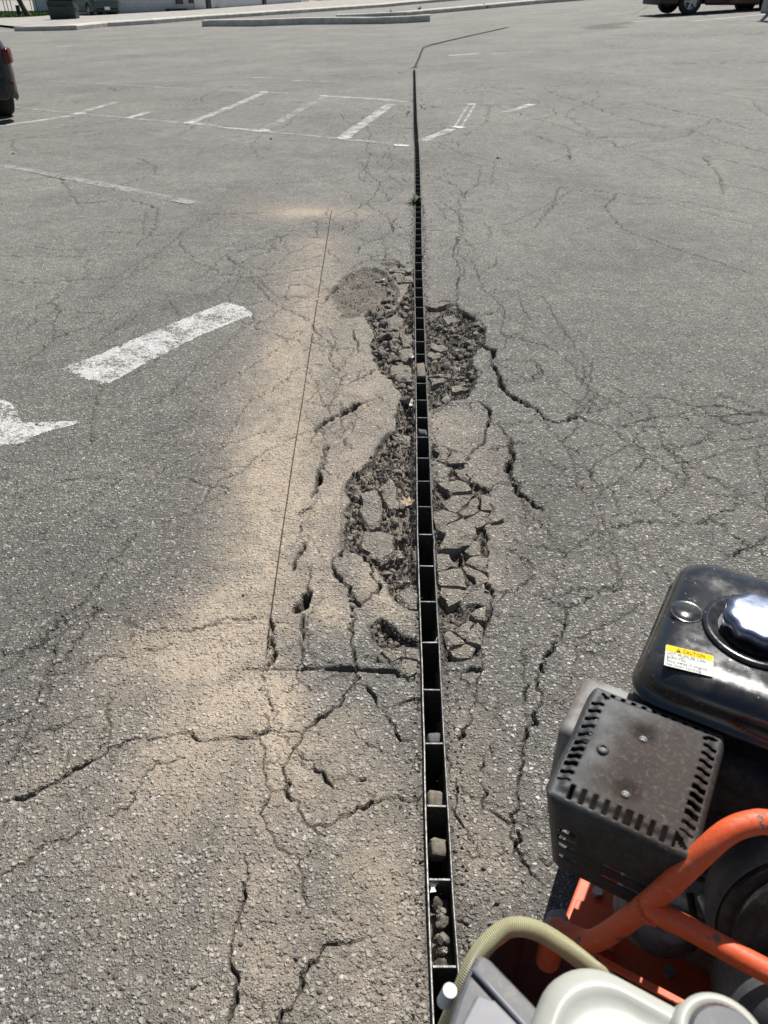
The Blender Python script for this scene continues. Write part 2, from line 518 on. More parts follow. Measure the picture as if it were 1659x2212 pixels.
# ---- potholes and broken-up zones (picture outlines)
P1 = cA([(350, 540), (420, 500), (500, 465), (600, 450), (690, 480), (740, 560), (780, 640), (770, 690), (720, 725), (640, 755), (540, 745), (450, 790), (380, 790), (350, 700), (310, 640), (350, 590)])
pit(P1, .020, .020, .012, 0.34, .70, 18, False, .45, .013)
P2a = cA([(530, 770), (560, 735), (640, 765), (740, 725), (790, 640), (830, 560), (866, 540), (866, 1300), (866, 1500), (800, 1400), (745, 1370), (800, 1320), (740, 1250), (720, 1210), (640, 1140), (590, 1060), (570, 980), (600, 900), (560, 830)])
pit(P2a, .024, .016, .015, .22, .4, 30)
P2b = cB([(745, 110), (740, 230), (640, 320), (600, 400), (520, 500), (450, 545), (415, 590), (400, 650), (430, 700), (395, 800), (405, 900), (400, 1030), (520, 1065), (560, 1120), (650, 1230), (690, 1310), (760, 1400), (830, 1440), (888, 1450), (880, 900), (868, 90), (800, 70)])
pit(P2b, .028, .018, .015, .24, .45, 30)
P3 = cC([(1040, 250), (1110, 185), (1190, 230), (1260, 300), (1368, 330), (1374, 395), (1260, 385), (1200, 395), (1120, 390), (1050, 330)])
pit(P3, .030, .014, .014, .85, 0, 36)
P4 = cA([(936, 820), (1000, 790), (1080, 735), (1160, 715), (1230, 770), (1300, 810), (1345, 860), (1340, 960), (1280, 1010), (1255, 1080), (1285, 1150), (1280, 1230), (1215, 1325), (1090, 1340), (962, 1400), (950, 1100)])
pit(P4, .018, .018, .012, .24, .4, 30)
P5 = cB([(985, 560), (1080, 600), (1110, 500), (1190, 480), (1225, 560), (1300, 610), (1350, 660), (1400, 760), (1390, 830), (1330, 880), (1180, 890), (1172, 1060), (1190, 1200), (1220, 1280), (1180, 1380), (1190, 1540), (1120, 1640), (1042, 1640), (1024, 1400), (1004, 1050), (990, 760)])
pit(P5, .018, .012, .010, .30, .5, 34)
PLATES = [cB([(985, 330), (1130, 375), (1200, 410), (1200, 470), (1110, 490), (985, 430)]), cB([(1180, 890), (1330, 885), (1350, 1000), (1340, 1260), (1220, 1280), (1180, 1100)]),
          cB([(1042, 1650), (1120, 1640), (1190, 1540), (1210, 1400), (1340, 1420), (1380, 1480), (1340, 1620), (1300, 1750), (1060, 1800)]),
          cA([(936, 700), (1060, 682), (1140, 695), (1080, 735), (1000, 788), (936, 815)]), cA([(640, 420), (760, 415), (862, 480), (862, 540), (760, 560), (700, 490)])]
for p_ in PLATES: pit(p_, .014, .010, .008, .30, .4, 34)

# ---- slabs that have sunk or tipped
def tip(pts, dz, gx=0.0, gy=0.0):
    P = ground_poly(pts); c = P.mean(0)
    rs, cs = window(P[:, 0].min(), P[:, 0].max(), P[:, 1].min(), P[:, 1].max())
    x = XR[rs, cs]; yv = YY[rs, cs]
    f = sm(0, .012, poly_sd(P, x, yv))
    Z[rs, cs] += f * (dz + gx * (x - c[0]) + gy * (yv - c[1]))
tip(cA([(965, 1400), (1090, 1350), (1290, 1345), (1380, 1440), (1340, 1600), (1240, 1690), (1150, 1690), (960, 1590)]), -.008, .05, 0)
tip(cB([(1250, 390), (1330, 300), (1430, 230), (1510, 310), (1500, 560), (1440, 590), (1350, 640), (1280, 590), (1220, 540), (1210, 450)]), -.008, .03, .02)
tip(cB([(1190, 890), (1330, 885), (1350, 980), (1340, 1180), (1340, 1260), (1230, 1270), (1195, 1190), (1180, 1050)]), -.004, .05, 0)
tip(cB([(1360, 660), (1450, 590), (1560, 610), (1600, 700), (1640, 900), (1500, 1040), (1500, 1300), (1390, 1310), (1360, 1100), (1360, 900), (1400, 820)]), -.006, -.03, 0)
tip(cB([(240, 270), (350, 190), (580, 70), (700, 60), (740, 120), (735, 220), (640, 310), (590, 400), (460, 520), (410, 580), (390, 660), (390, 1040), (310, 1130), (120, 900), (200, 700), (270, 400)]), -.007, .035, 0)
tip(cC([(400, 240), (590, 240), (600, 450), (560, 530), (380, 540), (400, 430), (390, 330)]), .004, 0, .03)
tip(cC([(600, 250), (930, 400), (940, 530), (580, 540), (600, 430)]), .005, 0, .02)

# ---- cracks
T = 2.6
CR = [
 # upper left
 (cA([(0, 365), (90, 340), (200, 290)]), 2.5), (cA([(120, 165), (210, 145), (290, 120)]), 3),
 (cA([(490, 360), (500, 320), (560, 285), (650, 250), (690, 225), (740, 130), (760, 120)]), 6),
 (cA([(690, 200), (760, 185), (860, 165)]), 7), (cA([(650, 250), (655, 300), (680, 330), (665, 400), (600, 405)]), 5),
 (cA([(680, 330), (760, 310), (830, 300)]), 4), (cA([(760, 225), (820, 270), (860, 320)]), 4),
 (cA([(600, 405), (700, 400), (760, 410), (770, 440), (860, 470)]), 8), (cA([(490, 360), (560, 370), (600, 405)]), 6),
 (cA([(700, 410), (690, 450), (720, 470), (760, 430)]), 4),
 (cA([(250, 690), (300, 625), (350, 575)]), 10), (cA([(240, 540), (260, 575), (300, 620)]), 4), (cA([(150, 510), (210, 540), (240, 540)]), 3),
 (cA([(180, 770), (290, 790), (390, 790)]), 4), (cA([(0, 730), (70, 750), (150, 810)]), 3),
 (cA([(185, 840), (230, 900), (310, 970), (300, 1070), (340, 1120), (400, 1150)]), 3.5), (cA([(310, 970), (420, 1000), (460, 1010)]), 3),
 (cA([(410, 1150), (370, 1230), (340, 1310), (290, 1390), (300, 1430)]), 4), (cA([(460, 870), (465, 920), (490, 960), (490, 1020)]), 9),
 (cA([(470, 1210), (530, 1180), (600, 1130)]), 13), (cA([(210, 1550), (260, 1490), (340, 1440), (430, 1400), (500, 1360), (590, 1335)]), 18),
 (cA([(430, 1440), (460, 1500), (410, 1580), (400, 1600), (460, 1650)]), 2.5), (cA([(0, 1620), (80, 1580), (180, 1545)]), 3),
 (cA([(200, 1200), (250, 1370), (270, 1390), (290, 1390)]), 2.5), (cA([(600, 1290), (660, 1330), (610, 1300)]), 3),
 (cA([(200, 960), (185, 840)]), 3), (cA([(0, 640), (100, 650), (250, 690)]), 2.5), (cA([(70, 440), (190, 390), (240, 370)]), 4),
 # upper right
 (cA([(1160, 80), (1180, 220), (1140, 300), (1120, 380), (1170, 470), (1150, 560), (1160, 620), (1140, 680)]), 6),
 (cA([(1140, 680), (1060, 670), (1000, 700), (940, 690)]), 8), (cA([(1140, 690), (1200, 750), (1290, 800), (1340, 850)]), 12),
 (cA([(1140, 700), (1060, 720), (950, 750)]), 8), (cA([(1060, 80), (1070, 130), (1160, 150)]), 4),
 (cA([(1140, 360), (1250, 400), (1290, 500), (1330, 610), (1390, 650), (1460, 720), (1470, 790), (1440, 870), (1480, 930), (1470, 990), (1420, 1010)]), 3.2),
 (cA([(1330, 150), (1380, 220), (1350, 280), (1220, 310)]), 3), (cA([(1220, 70), (1290, 90), (1450, 90)]), 3), (cA([(1000, 20), (1060, 80), (1220, 70)]), 2.5),
 (cA([(1320, 970), (1400, 1005), (1370, 1070), (1400, 1130), (1440, 1190), (1460, 1270), (1530, 1330), (1659, 1390)]), 14),
 (cA([(1480, 930), (1590, 940), (1659, 960)]), 3), (cA([(1290, 640), (1380, 650), (1400, 600)]), 3), (cA([(1560, 600), (1580, 720), (1640, 800)]), 2),
 # around the drain, lower
 (cB([(1290, 65), (1370, 120), (1380, 180), (1340, 240), (1330, 330), (1250, 390), (1200, 460)]), 11), (cB([(1370, 210), (1480, 220), (1659, 210)]), 4),
 (cB([(1200, 400), (1130, 370), (1050, 340), (980, 320)]), 4), (cB([(980, 430), (1060, 450), (1100, 490), (1190, 480)]), 6),
 (cB([(1190, 480), (1220, 560), (1280, 600), (1350, 650), (1440, 590)]), 10),
 (cB([(1510, 310), (1515, 420), (1500, 560), (1570, 600), (1580, 680), (1659, 740)]), 9), (cB([(1510, 310), (1430, 220), (1370, 200)]), 5),
 (cB([(1350, 650), (1400, 760), (1390, 830), (1330, 880), (1350, 960), (1360, 1060), (1340, 1180), (1350, 1280), (1390, 1320), (1380, 1400), (1340, 1560)]), 8),
 (cB([(1170, 880), (1175, 960), (1170, 1060), (1190, 1200), (1220, 1280), (1290, 1290), (1340, 1260)]), 8),
 (cB([(1480, 1040), (1560, 1080), (1659, 1140)]), 4), (cB([(1659, 1240), (1530, 1290), (1420, 1400)]), 3), (cB([(1000, 1010), (1080, 1000), (1170, 970)]), 6),
 (cB([(290, 350), (260, 390), (265, 470), (230, 560), (210, 640), (180, 700)]), 11), (cB([(90, 820), (140, 790), (185, 765)]), 14),
 (cB([(115, 870), (100, 940)]), 8), (cB([(130, 1010), (100, 1090), (60, 1180)]), 12), (cB([(170, 1340), (130, 1400), (80, 1450)]), 17),
 (cB([(150, 1150), (180, 1190), (150, 1290), (170, 1340)]), 4),
 (cB([(400, 1040), (310, 1140), (330, 1200), (400, 1270), (450, 1360), (500, 1420)]), 9), (cB([(430, 1050), (530, 1080), (570, 1150), (600, 1240), (640, 1290), (560, 1370), (500, 1420)]), 6),
 (cB([(390, 320), (450, 370)]), 3), (cB([(660, 240), (430, 130)]), 0.8),
 # lower left of the drain
 (cC([(0, 245), (60, 215), (240, 210), (370, 185)]), 3.5), (cC([(380, 215), (400, 260), (380, 330), (400, 430), (370, 510), (350, 545)]), 7),
 (cC([(390, 230), (500, 240), (590, 235)]), 5), (cC([(600, 180), (600, 320), (590, 400), (600, 460), (565, 545)]), 5.5),
 (cC([(930, 400), (950, 470), (945, 640)]), 8), (cC([(400, 430), (460, 425)]), 3), (cC([(560, 545), (575, 620), (530, 680), (490, 700)]), 2.5), (cC([(575, 620), (650, 690)]), 2.5),
 (cC([(945, 630), (880, 690), (850, 760), (740, 850), (640, 920), (590, 965), (550, 1050), (520, 1100), (460, 1195), (480, 1260), (500, 1400), (560, 1480), (600, 1550), (670, 1610), (750, 1655)]), 5.5),
 (cC([(945, 630), (1020, 650), (1080, 720), (1120, 800), (1180, 890), (1220, 960), (1250, 1010), (1340, 1000)]), 5),
 (cC([(1120, 780), (1200, 770), (1300, 735), (1380, 730)]), 6), (cC([(530, 1100), (620, 1150), (690, 1220), (740, 1270)]), 3),
 (cC([(670, 1600), (780, 1585), (840, 1530), (940, 1490), (1050, 1420), (1150, 1395), (1310, 1415), (1390, 1370)]), 5.5),
 (cC([(840, 1530), (890, 1530), (940, 1490)]), 4),
 (cC([(590, 965), (500, 955), (430, 960), (360, 940), (300, 1000), (150, 1000), (0, 1020)]), 3.5), (cC([(340, 850), (370, 930)]), 4),
 (cC([(310, 1010), (340, 1080), (335, 1170), (345, 1250), (340, 1310), (380, 1360), (460, 1350), (490, 1340)]), 3.5), (cC([(335, 1170), (430, 1150)]), 2.5),
 (cC([(380, 1370), (330, 1470), (345, 1560)]), 3.5), (cC([(980, 470), (1050, 460), (1130, 490), (1200, 510), (1260, 460), (1370, 490)]), 7), (cC([(1220, 550), (1300, 605), (1370, 570)]), 9),
 (cC([(1080, 440), (1130, 420), (1180, 500)]), 4), (cC([(960, 1280), (1010, 1275)]), 6), (cC([(900, 0), (960, 100), (930, 220), (920, 330), (930, 400)]), 5),
 (cC([(1380, 1100), (1340, 1190)]), 2),
 # far left foreground
 (cF([(0, 1020), (90, 1005), (180, 980), (270, 930), (380, 850), (500, 800), (590, 735), (720, 690), (800, 690), (940, 660), (1060, 705), (1170, 685), (1280, 690), (1390, 640)]), 5.5),
 (cF([(560, 720), (565, 620), (540, 520)]), 2), (cF([(0, 860), (80, 770), (200, 660), (340, 625), (470, 580)]), 4.5), (cF([(0, 355), (90, 290), (180, 230), (290, 240)]), 4),
 (cF([(420, 60), (350, 130), (290, 210), (270, 310), (220, 400), (180, 560), (150, 640), (80, 770)]), 4), (cF([(0, 630), (100, 590), (190, 550)]), 3.5),
 (cF([(0, 1410), (60, 1380), (170, 1310), (260, 1240), (400, 1180)]), 3.5), (cF([(560, 1100), (680, 1030), (760, 860), (830, 820)]), 2.5), (cF([(800, 810), (860, 825), (960, 790)]), 5),
 (cF([(750, 230), (830, 225), (900, 195)]), 4), (cF([(640, 80), (740, 130), (760, 50)]), 3), (cF([(760, 140), (1000, 135), (1150, 90), (1340, 65)]), 3.5),
 (cF([(1270, 1290), (1285, 1350), (1260, 1450), (1250, 1580), (1210, 1720), (1190, 1840), (1230, 1920), (1225, 2060), (1180, 2175), (1160, 2300)]), 4.5),
 (cF([(1659, 1810), (1560, 1920), (1530, 2050), (1460, 2110), (1430, 2250)]), 4), (cF([(1225, 2010), (1300, 2030), (1370, 2140)]), 2.5),
 (cF([(1380, 1130), (1420, 1210), (1500, 1290), (1560, 1320), (1570, 1430), (1590, 1560)]), 2.5), (cF([(760, 1440), (800, 1425), (830, 1440)]), 4),
 (cF([(1659, 1250), (1560, 1320)]), 2), (cF([(1659, 1800), (1740, 1755), (1830, 1740), (1900, 1735)]), 4.5),
 (cE([(1659, 930), (1540, 980), (1440, 1060), (1380, 1110), (1300, 1135), (1230, 1190), (1180, 1260)]), 4), (cE([(1600, 850), (1480, 880), (1330, 930), (1200, 950), (1100, 1010), (960, 1070), (840, 1180)]), 2.5),
 # right of the drain
 (cG([(0, 310), (30, 420), (110, 490), (240, 545), (290, 610), (370, 630), (480, 590)]), 15), (cG([(480, 590), (590, 630), (700, 660), (840, 640), (930, 600), (1060, 595), (1150, 570), (1220, 530), (1340, 515), (1500, 560), (1659, 580)]), 5.5),
 (cG([(890, 660), (1060, 655), (1330, 660), (1480, 635), (1659, 605)]), 4.5), (cG([(0, 90), (130, 115), (290, 160), (390, 220), (460, 280), (490, 350), (560, 430), (640, 470), (740, 530), (860, 600)]), 3),
 (cG([(790, 460), (850, 475), (1060, 475), (1150, 500), (1210, 530)]), 3), (cG([(1210, 570), (1340, 600), (1480, 635)]), 3), (cG([(560, 430), (700, 400), (790, 460)]), 2.5),
 (cG([(490, 590), (540, 520), (570, 480)]), 3.5), (cG([(490, 660), (440, 720), (390, 760), (500, 825)]), 4), (cG([(830, 770), (850, 710), (900, 690), (890, 650)]), 4),
 (cG([(720, 690), (830, 770), (690, 830), (600, 880), (560, 920), (580, 980), (610, 1030), (650, 1045), (740, 990), (850, 920), (900, 870), (860, 790)]), 4),
 (cG([(1040, 820), (1150, 780), (1250, 750), (1310, 690)]), 4), (cG([(900, 850), (1040, 835)]), 3), (cG([(1090, 880), (1240, 860), (1400, 815), (1659, 765)]), 4), (cG([(1300, 745), (1480, 735), (1659, 700)]), 3),
 (cG([(650, 1045), (600, 1100), (580, 1180)]), 3), (cG([(910, 1120), (1010, 1090), (1070, 1020)]), 3.5), (cG([(80, 720), (90, 830), (70, 950), (130, 1050), (190, 1100), (280, 1160)]), 12),
 (cG([(50, 1390), (160, 1460), (240, 1528)]), 5), (cG([(1659, 1330), (1600, 1380), (1500, 1410), (1400, 1470)]), 5), (cG([(1600, 800), (1600, 900), (1640, 1000), (1659, 1200)]), 3),
 (cG([(420, 890), (470, 885), (560, 920)]), 3), (cG([(0, 630), (100, 650), (220, 625)]), 4), (cG([(730, 1200), (740, 1150), (700, 1050)]), 2), (cG([(710, 1205), (880, 1190)]), 3),
 (cM([(1225, 1310), (1215, 1365), (1160, 1450), (1170, 1510), (1135, 1600), (1120, 1700), (1105, 1790), (1125, 1840), (1165, 1900)]), 7),
 (cM([(1100, 1180), (1130, 1210), (1155, 1240), (1110, 1275), (1085, 1280)]), 4), (cM([(1165, 1285), (1220, 1310), (1262, 1300), (1330, 1262)]), 5), (cM([(1040, 1400), (1045, 1440), (1030, 1470), (1025, 1500)]), 5),
 (cM([(1240, 1385), (1330, 1340), (1400, 1300)]), 3), (cM([(985, 1690), (1020, 1720), (1090, 1740)]), 3), (cM([(960, 1600), (985, 1690), (990, 1760), (1040, 1840)]), 3),
 (cM([(965, 1445), (1000, 1447), (1040, 1440)]), 7), (cM([(1000, 1840), (1060, 1850), (1100, 1830)]), 3),
 # middle distance
 (cM([(0, 600), (60, 610), (250, 600), (330, 545), (400, 555), (480, 590), (540, 600), (600, 590), (680, 580)]), 4), (cM([(540, 600), (580, 640), (600, 660), (690, 700)]), 4),
 (cM([(500, 630), (490, 660), (530, 700), (600, 725), (660, 740)]), 4), (cM([(0, 550), (150, 552), (330, 545)]), 3), (cM([(560, 610), (600, 640), (690, 640)]), 3), (cM([(720, 470), (790, 440), (850, 430)]), 4),
 (cM([(800, 330), (790, 370), (820, 395), (810, 420), (790, 440), (840, 470), (850, 500), (830, 512)]), 6), (cM([(820, 395), (860, 380), (890, 395)]), 6), (cM([(840, 330), (850, 355), (830, 370), (870, 400)]), 5), (cM([(780, 250), (800, 290), (790, 330)]), 5),
 (cM([(1000, 345), (1040, 360), (1030, 400), (990, 430), (1000, 500)]), 5), (cM([(1070, 350), (1150, 360), (1250, 330), (1380, 335), (1520, 390), (1659, 420)]), 4), (cM([(940, 300), (990, 330), (1070, 350), (1060, 400)]), 4),
 (cM([(1000, 500), (1110, 480), (1240, 410), (1350, 440), (1460, 440), (1560, 470), (1659, 490)]), 4), (cM([(1240, 180), (1320, 175), (1400, 190), (1520, 200), (1659, 218)]), 7), (cM([(960, 200), (1060, 190), (1180, 190), (1240, 180)]), 6),
 (cM([(1100, 270), (1200, 250), (1300, 265), (1420, 250), (1659, 270)]), 5), (cM([(1170, 640), (1220, 720), (1280, 790), (1265, 860), (1225, 910)]), 2.5), (cM([(1290, 900), (1320, 860), (1420, 850), (1520, 890)]), 2),
 (cH([(0, 300), (200, 270), (440, 250)]), 6), (cH([(0, 240), (220, 212), (440, 182), (600, 165), (780, 140), (940, 70), (1050, 60)]), 7), (cH([(60, 165), (180, 130), (330, 130)]), 8), (cH([(90, 105), (200, 95), (330, 85), (460, 70), (490, 85)]), 8),
 (cH([(560, 200), (660, 165), (780, 150), (860, 130), (850, 110)]), 6), (cH([(940, 140), (1140, 140), (1300, 130)]), 5), (cH([(120, 460), (330, 430), (620, 400)]), 3), (cH([(860, 610), (1040, 605), (1140, 600)]), 4), (cH([(650, 215), (900, 225), (1100, 255), (1250, 262)]), 4),
 (cM([(0, 165), (150, 140), (350, 112), (420, 108)]), 14), (cM([(420, 108), (600, 98), (760, 88)]), 8), (cM([(0, 125), (120, 112), (330, 96), (560, 84)]), 12), (cM([(470, 86), (600, 82), (690, 80)]), 12),
 (cM([(1003, 60), (1140, 50), (1240, 44), (1370, 30), (1400, 12), (1430, 8)]), 26), (cM([(1310, 75), (1500, 78), (1659, 72)]), 16), (cM([(1280, 145), (1440, 138), (1659, 134)]), 12), (cM([(1100, 90), (1250, 95), (1400, 105)]), 6),
 (cM([(640, 395), (720, 378), (790, 365)]), 4), (cM([(380, 480), (520, 470), (640, 490)]), 2.5),
]
for item in CR:
    crack(item[0], item[1])
# tears beside the far stretch of the drain
for a in [((430, 480), (480, 462), (525, 458)), ((425, 505), (470, 498), (530, 490)), ((485, 590), (525, 582)), ((490, 690), (528, 676)), ((505, 720), (528, 745)), ((410, 790), (460, 800), (515, 795)), ((390, 893), (470, 893), (525, 888)), ((470, 990), (528, 992)),
          ((580, 660), (650, 675)), ((600, 695), (660, 690)), ((585, 725), (630, 735)), ((590, 775), (660, 768), (730, 760)), ((700, 790), (740, 800), (785, 795)), ((600, 800), (700, 808)), ((490, 830), (480, 880)), ((600, 780), (640, 820)),
          ((380, 470), (430, 490)), ((520, 400), (560, 390)), ((530, 430), (500, 445))]:
    crack(cR(list(a)), 26, .03)
# random hairline network in the worn belt along the drain
for k in range(150):
    yy0 = rng.uniform(1.0, 11.5); sd_ = rng.choice([-1, 1])
    x0 = xd(yy0) + sd_ * abs(rng.normal(.05, .34)) * (1 if yy0 < 7 else .8)
    ang = rng.uniform(0, math.pi); L = rng.uniform(.05, .28)
    a = np.array([x0, yy0]); pts = [a]
    for j in range(4):
        ang += rng.normal(0, .5); pts.append(pts[-1] + L / 4 * np.array([math.cos(ang), math.sin(ang) * 1.4]))
    old = ground_poly
    ground_poly = lambda p: np.array(p)
    crack(pts, rng.uniform(1.2, 2.8), None, 1.4, .8, .12)
    ground_poly = old
# connected web of alligator cracks
def web(zone, size, aspect, p_, w, gaps=.06):
    global ground_poly
    reg = ground_poly(zone); x0, y0 = reg.min(0); x1, y1 = reg.max(0)
    nx_, ny_ = int((x1 - x0) / size) + 3, int((y1 - y0) / (size * aspect)) + 3
    nodes = np.zeros((nx_, ny_, 2))
    for i in range(nx_):
        for j in range(ny_): nodes[i, j] = (x0 + (i - .5 + .5 * (j % 2)) * size + rng.normal(0, .2) * size, y0 + (j - .5) * size * aspect + rng.normal(0, .2) * size * aspect)
    keep_ = ground_poly; ground_poly = lambda q0: np.array(q0)
    for i in range(nx_ - 1):
        for j in range(ny_ - 1):
            for (a, b) in (((i, j), (i + 1, j)), ((i, j), (i, j + 1)), ((i, j), (i + (1 if j % 2 else -1), j + 1))):
                if b[0] < 0 or rng.random() > p_ * (.8 if a[1] == b[1] else .62): continue
                A, B = nodes[a], nodes[b]; m0 = (A + B) / 2
                if poly_sd(reg, m0[:1], m0[1:])[0] < 0: continue
                m1 = m0 + rng.normal(0, .10, 2) * size
                crack([A, m1, B], w * rng.uniform(.5, 1.25), None, 1.5, .9, gaps)
    ground_poly = keep_
web([(960, 760), (1100, 760), (1659, 860), (1659, 1180), (1400, 1240), (1250, 1290), (1085, 1330), (1090, 1000)], 0.172, 1.5, 0.75, 4.3)
web([(790, 230), (885, 230), (885, 480), (740, 470)], 0.224, 1.6, 0.83, 6.5)
web([(912, 235), (990, 290), (1090, 480), (920, 480)], 0.241, 1.8, 0.75, 6.5)
web([(480, 560), (720, 470), (880, 470), (880, 560), (700, 660), (560, 740)], 0.206, 1.6, 0.63, 4.8)
web([(0, 600), (300, 560), (560, 620), (640, 780), (520, 1000), (230, 1380), (0, 1420)], 0.206, 1.5, 0.48, 4.3)
web([(240, 480), (700, 470), (640, 640), (300, 620)], 0.292, 1.6, 0.52, 5.0)
web([(0, 1400), (300, 1230), (360, 1380), (170, 1660), (0, 1780)], 0.099, 1.3, 0.68, 3.2)
web([(690, 640), (770, 780), (800, 960), (700, 1060), (650, 960), (670, 760)], 0.103, 1.7, 0.63, 3.9)
web([(985, 1440), (1200, 1330), (1300, 1300), (1185, 1900), (1010, 1960)], 0.103, 1.35, 0.63, 3.9)
web([(925, 480), (1100, 540), (1180, 900), (1060, 720), (990, 640)], 0.189, 1.6, 0.68, 4.8)
web([(0, 240), (760, 230), (700, 560), (0, 620)], 0.645, 1.8, 0.45, 8.1)
web([(1000, 190), (1659, 190), (1659, 680), (1120, 620)], 0.645, 1.8, 0.54, 8.1)
web([(620, 1350), (880, 1470), (900, 1900), (700, 2200), (560, 2200), (540, 1600)], 0.129, 1.3, 0.36, 2.9)
# ---- saw cuts: straight, narrow
SAWCUT = [(716, 458), (700, 560), (684, 660), (668, 770), (653, 870), (637, 970), (622, 1070), (606, 1180), (592, 1280), (583, 1345), (578, 1400)]
crack(cC([(372, 215), (360, 370), (330, 570)]), 2.2, .012, .05, .6)
crack(cC([(220, 545), (560, 545)]), 4.2, .03, .05)
crack(cC([(560, 545), (750, 538), (930, 538), (1230, 550)]), 9, .03, .10)
Z -= CUT
Z += terr(XR, YY)

# ---- tan slurry dust blown out by the saw
def dust(stroke, mask=None):
    tgt = DUST if mask is None else mask
    P = [(G(px, py), r, s) for px, py, r, s in stroke]
    for (a, ra, sa), (b, rb, sb) in zip(P, P[1:] if len(P) > 1 else P):
        n = max(2, int((b - a).length / (.35 * min(ra, rb))) + 1)
        for k in range(n):
            f = k / n; c = a.lerp(b, f); r = ra + (rb - ra) * f; s = sa + (sb - sa) * f
            rs, cs = window(c.x - 2.2 * r, c.x + 2.2 * r, c.y - 2.2 * r, c.y + 2.2 * r)
            d2 = ((XR[rs, cs] - c.x) ** 2 + (YY[rs, cs] - c.y) ** 2) / (r * r)
            tgt[rs, cs] = np.maximum(tgt[rs, cs], s * np.exp(-d2))
dust([(690, 520, .16, .40), (668, 640, .20, .55), (640, 760, .20, .66), (622, 860, .19, .82), (604, 960, .17, .95), (590, 1060, .155, 1.0), (575, 1160, .15, 1.0), (556, 1260, .15, .9), (510, 1350, .15, .9), (440, 1425, .11, .85)])
dust([(590, 455, .28, .30), (640, 458, .24, .62), (690, 460, .2, .6)])
dust([(715, 462, .2, .5), (780, 462, .2, .25)])
dust([(770, 700, .18, .40), (770, 820, .17, .50), (760, 900, .15, .64), (760, 1000, .13, .64), (700, 1100, .11, .72), (680, 1200, .10, .66), (690, 1300, .08, .55), (740, 1340, .07, .45)])
dust([(790, 1100, .07, .5), (800, 1230, .07, .55), (850, 1330, .06, .45)])
dust([(960, 900, .10, .28), (1010, 1000, .11, .32), (1030, 1120, .10, .30), (1040, 1250, .09, .28)])
dust([(850, 640, .16, .35), (860, 760, .12, .35), (850, 1080, .06, .4), (860, 1200, .06, .35)])
dust([(560, 1480, .10, .95), (600, 1560, .10, .85), (620, 1680, .12, .60), (600, 1820, .14, .50), (580, 1960, .15, .44), (560, 2100, .15, .42), (550, 2230, .15, .38)])
dust([(440, 1420, .14, .85), (330, 1400, .12, .55), (260, 1480, .12, .4)])
dust([(480, 1520, .13, .85), (400, 1650, .15, .55), (330, 1800, .16, .30), (300, 1960, .16, .24), (300, 2150, .16, .2)])
dust([(740, 1600, .10, .50), (780, 1750, .12, .46), (790, 1950, .13, .42), (780, 2180, .13, .40)])
dust([(200, 1560, .13, .36), (120, 1700, .13, .26), (60, 1850, .12, .18)])
dust([(1000, 1560, .07, .22), (1030, 1750, .08, .26), (1060, 1900, .08, .28)])
# heavy smears where the cut ended
SM_ = np.zeros_like(DUST)
dust([(405, 1435, .05, .9), (470, 1432, .05, 1.0)], SM_)
dust([(612, 1500, .045, .9), (640, 1530, .04, .7)], SM_)
dust([(640, 458, .09, .8), (690, 460, .08, .9)], SM_)
edge = .55 * fbm(XR, YY, 5.5, 4, 41) + .35 * fbm(XR, YY, 24, 3, 43)
DUST = np.clip(DUST * (1 + 1.15 * edge) + SM_ * (.5 + .5 * fbm(XR, YY, 20, 3, 47)), 0, 1)
# pale sweep around the end of the cut: clean grey stone flour, counted as film
FL = np.zeros_like(DUST)
dust([(560, 1400, .09, .8), (640, 1430, .08, .75), (760, 1440, .09, .7), (860, 1470, .07, .5)], FL)
FILM = np.clip(FILM + FL * .6, 0, 1)
# oil and damp stains on the far asphalt
for st in ([(1251, 60), (1300, 52), (1368, 46), (1368, 50), (1330, 56), (1362, 58), (1320, 63), (1270, 64)],):
    P = ground_poly(st)
    rs, cs = window(P[:, 0].min() - .3, P[:, 0].max() + .3, P[:, 1].min() - .5, P[:, 1].max() + .5)
    DARK[rs, cs] = np.maximum(DARK[rs, cs], .5 * sm(-.12, .15, poly_sd(P, XR[rs, cs], YY[rs, cs])))
STN = np.zeros_like(DUST)
dust([(230, 1050, .5, .2), (60, 1250, .4, .24), (250, 1280, .25, .2)], STN)
dust([(880, 340, .35, .3), (870, 400, .3, .3)], STN)
dust([(1200, 1020, .15, .22), (1180, 1130, .15, .24), (1190, 1180, .14, .18)], STN)
dust([(430, 900, .10, .28)], STN); dust([(300, 700, .22, .22), (420, 640, .2, .2)], STN); dust([(1400, 760, .16, .26)], STN); dust([(1330, 560, .3, .22), (1560, 520, .3, .2)], STN); dust([(150, 430, .3, .25)], STN)
dust([(0, 800, .12, .16), (300, 560, .16, .18), (600, 380, .25, .16), (760, 300, .3, .14)], STN); dust([(1659, 640, .16, .16), (1300, 420, .25, .18), (1000, 330, .3, .14)], STN)
dust([(700, 130, .7, .22), (1100, 150, .7, .2)], STN); dust([(300, 120, .9, .2)], STN); dust([(1380, 1420, .06, .3)], STN); dust([(1230, 1180, .10, .25)], STN)
DARK = np.maximum(DARK, STN * np.clip(.6 + 1.5 * fbm(XR, YY, 4, 3, 51), 0, 1))
# grime right against the rails
gr = np.exp(-((np.abs(ddrain) - SLOT - RAIL) / .012) ** 2) * (YY < Y_BEND)
DARK = np.maximum(DARK, .55 * gr * np.clip(.6 + 1.6 * fbm(XR, YY, 12, 3, 61), 0, 1))

Z_SURF = Z
def surf(x, y):
    """height of the finished surface"""
    r = int(np.clip(np.searchsorted(YR, y), 1, NR - 1))
    c = int(np.clip(np.searchsorted(XR[r], x), 0, NC - 1))
    return float(Z_SURF[r, c])

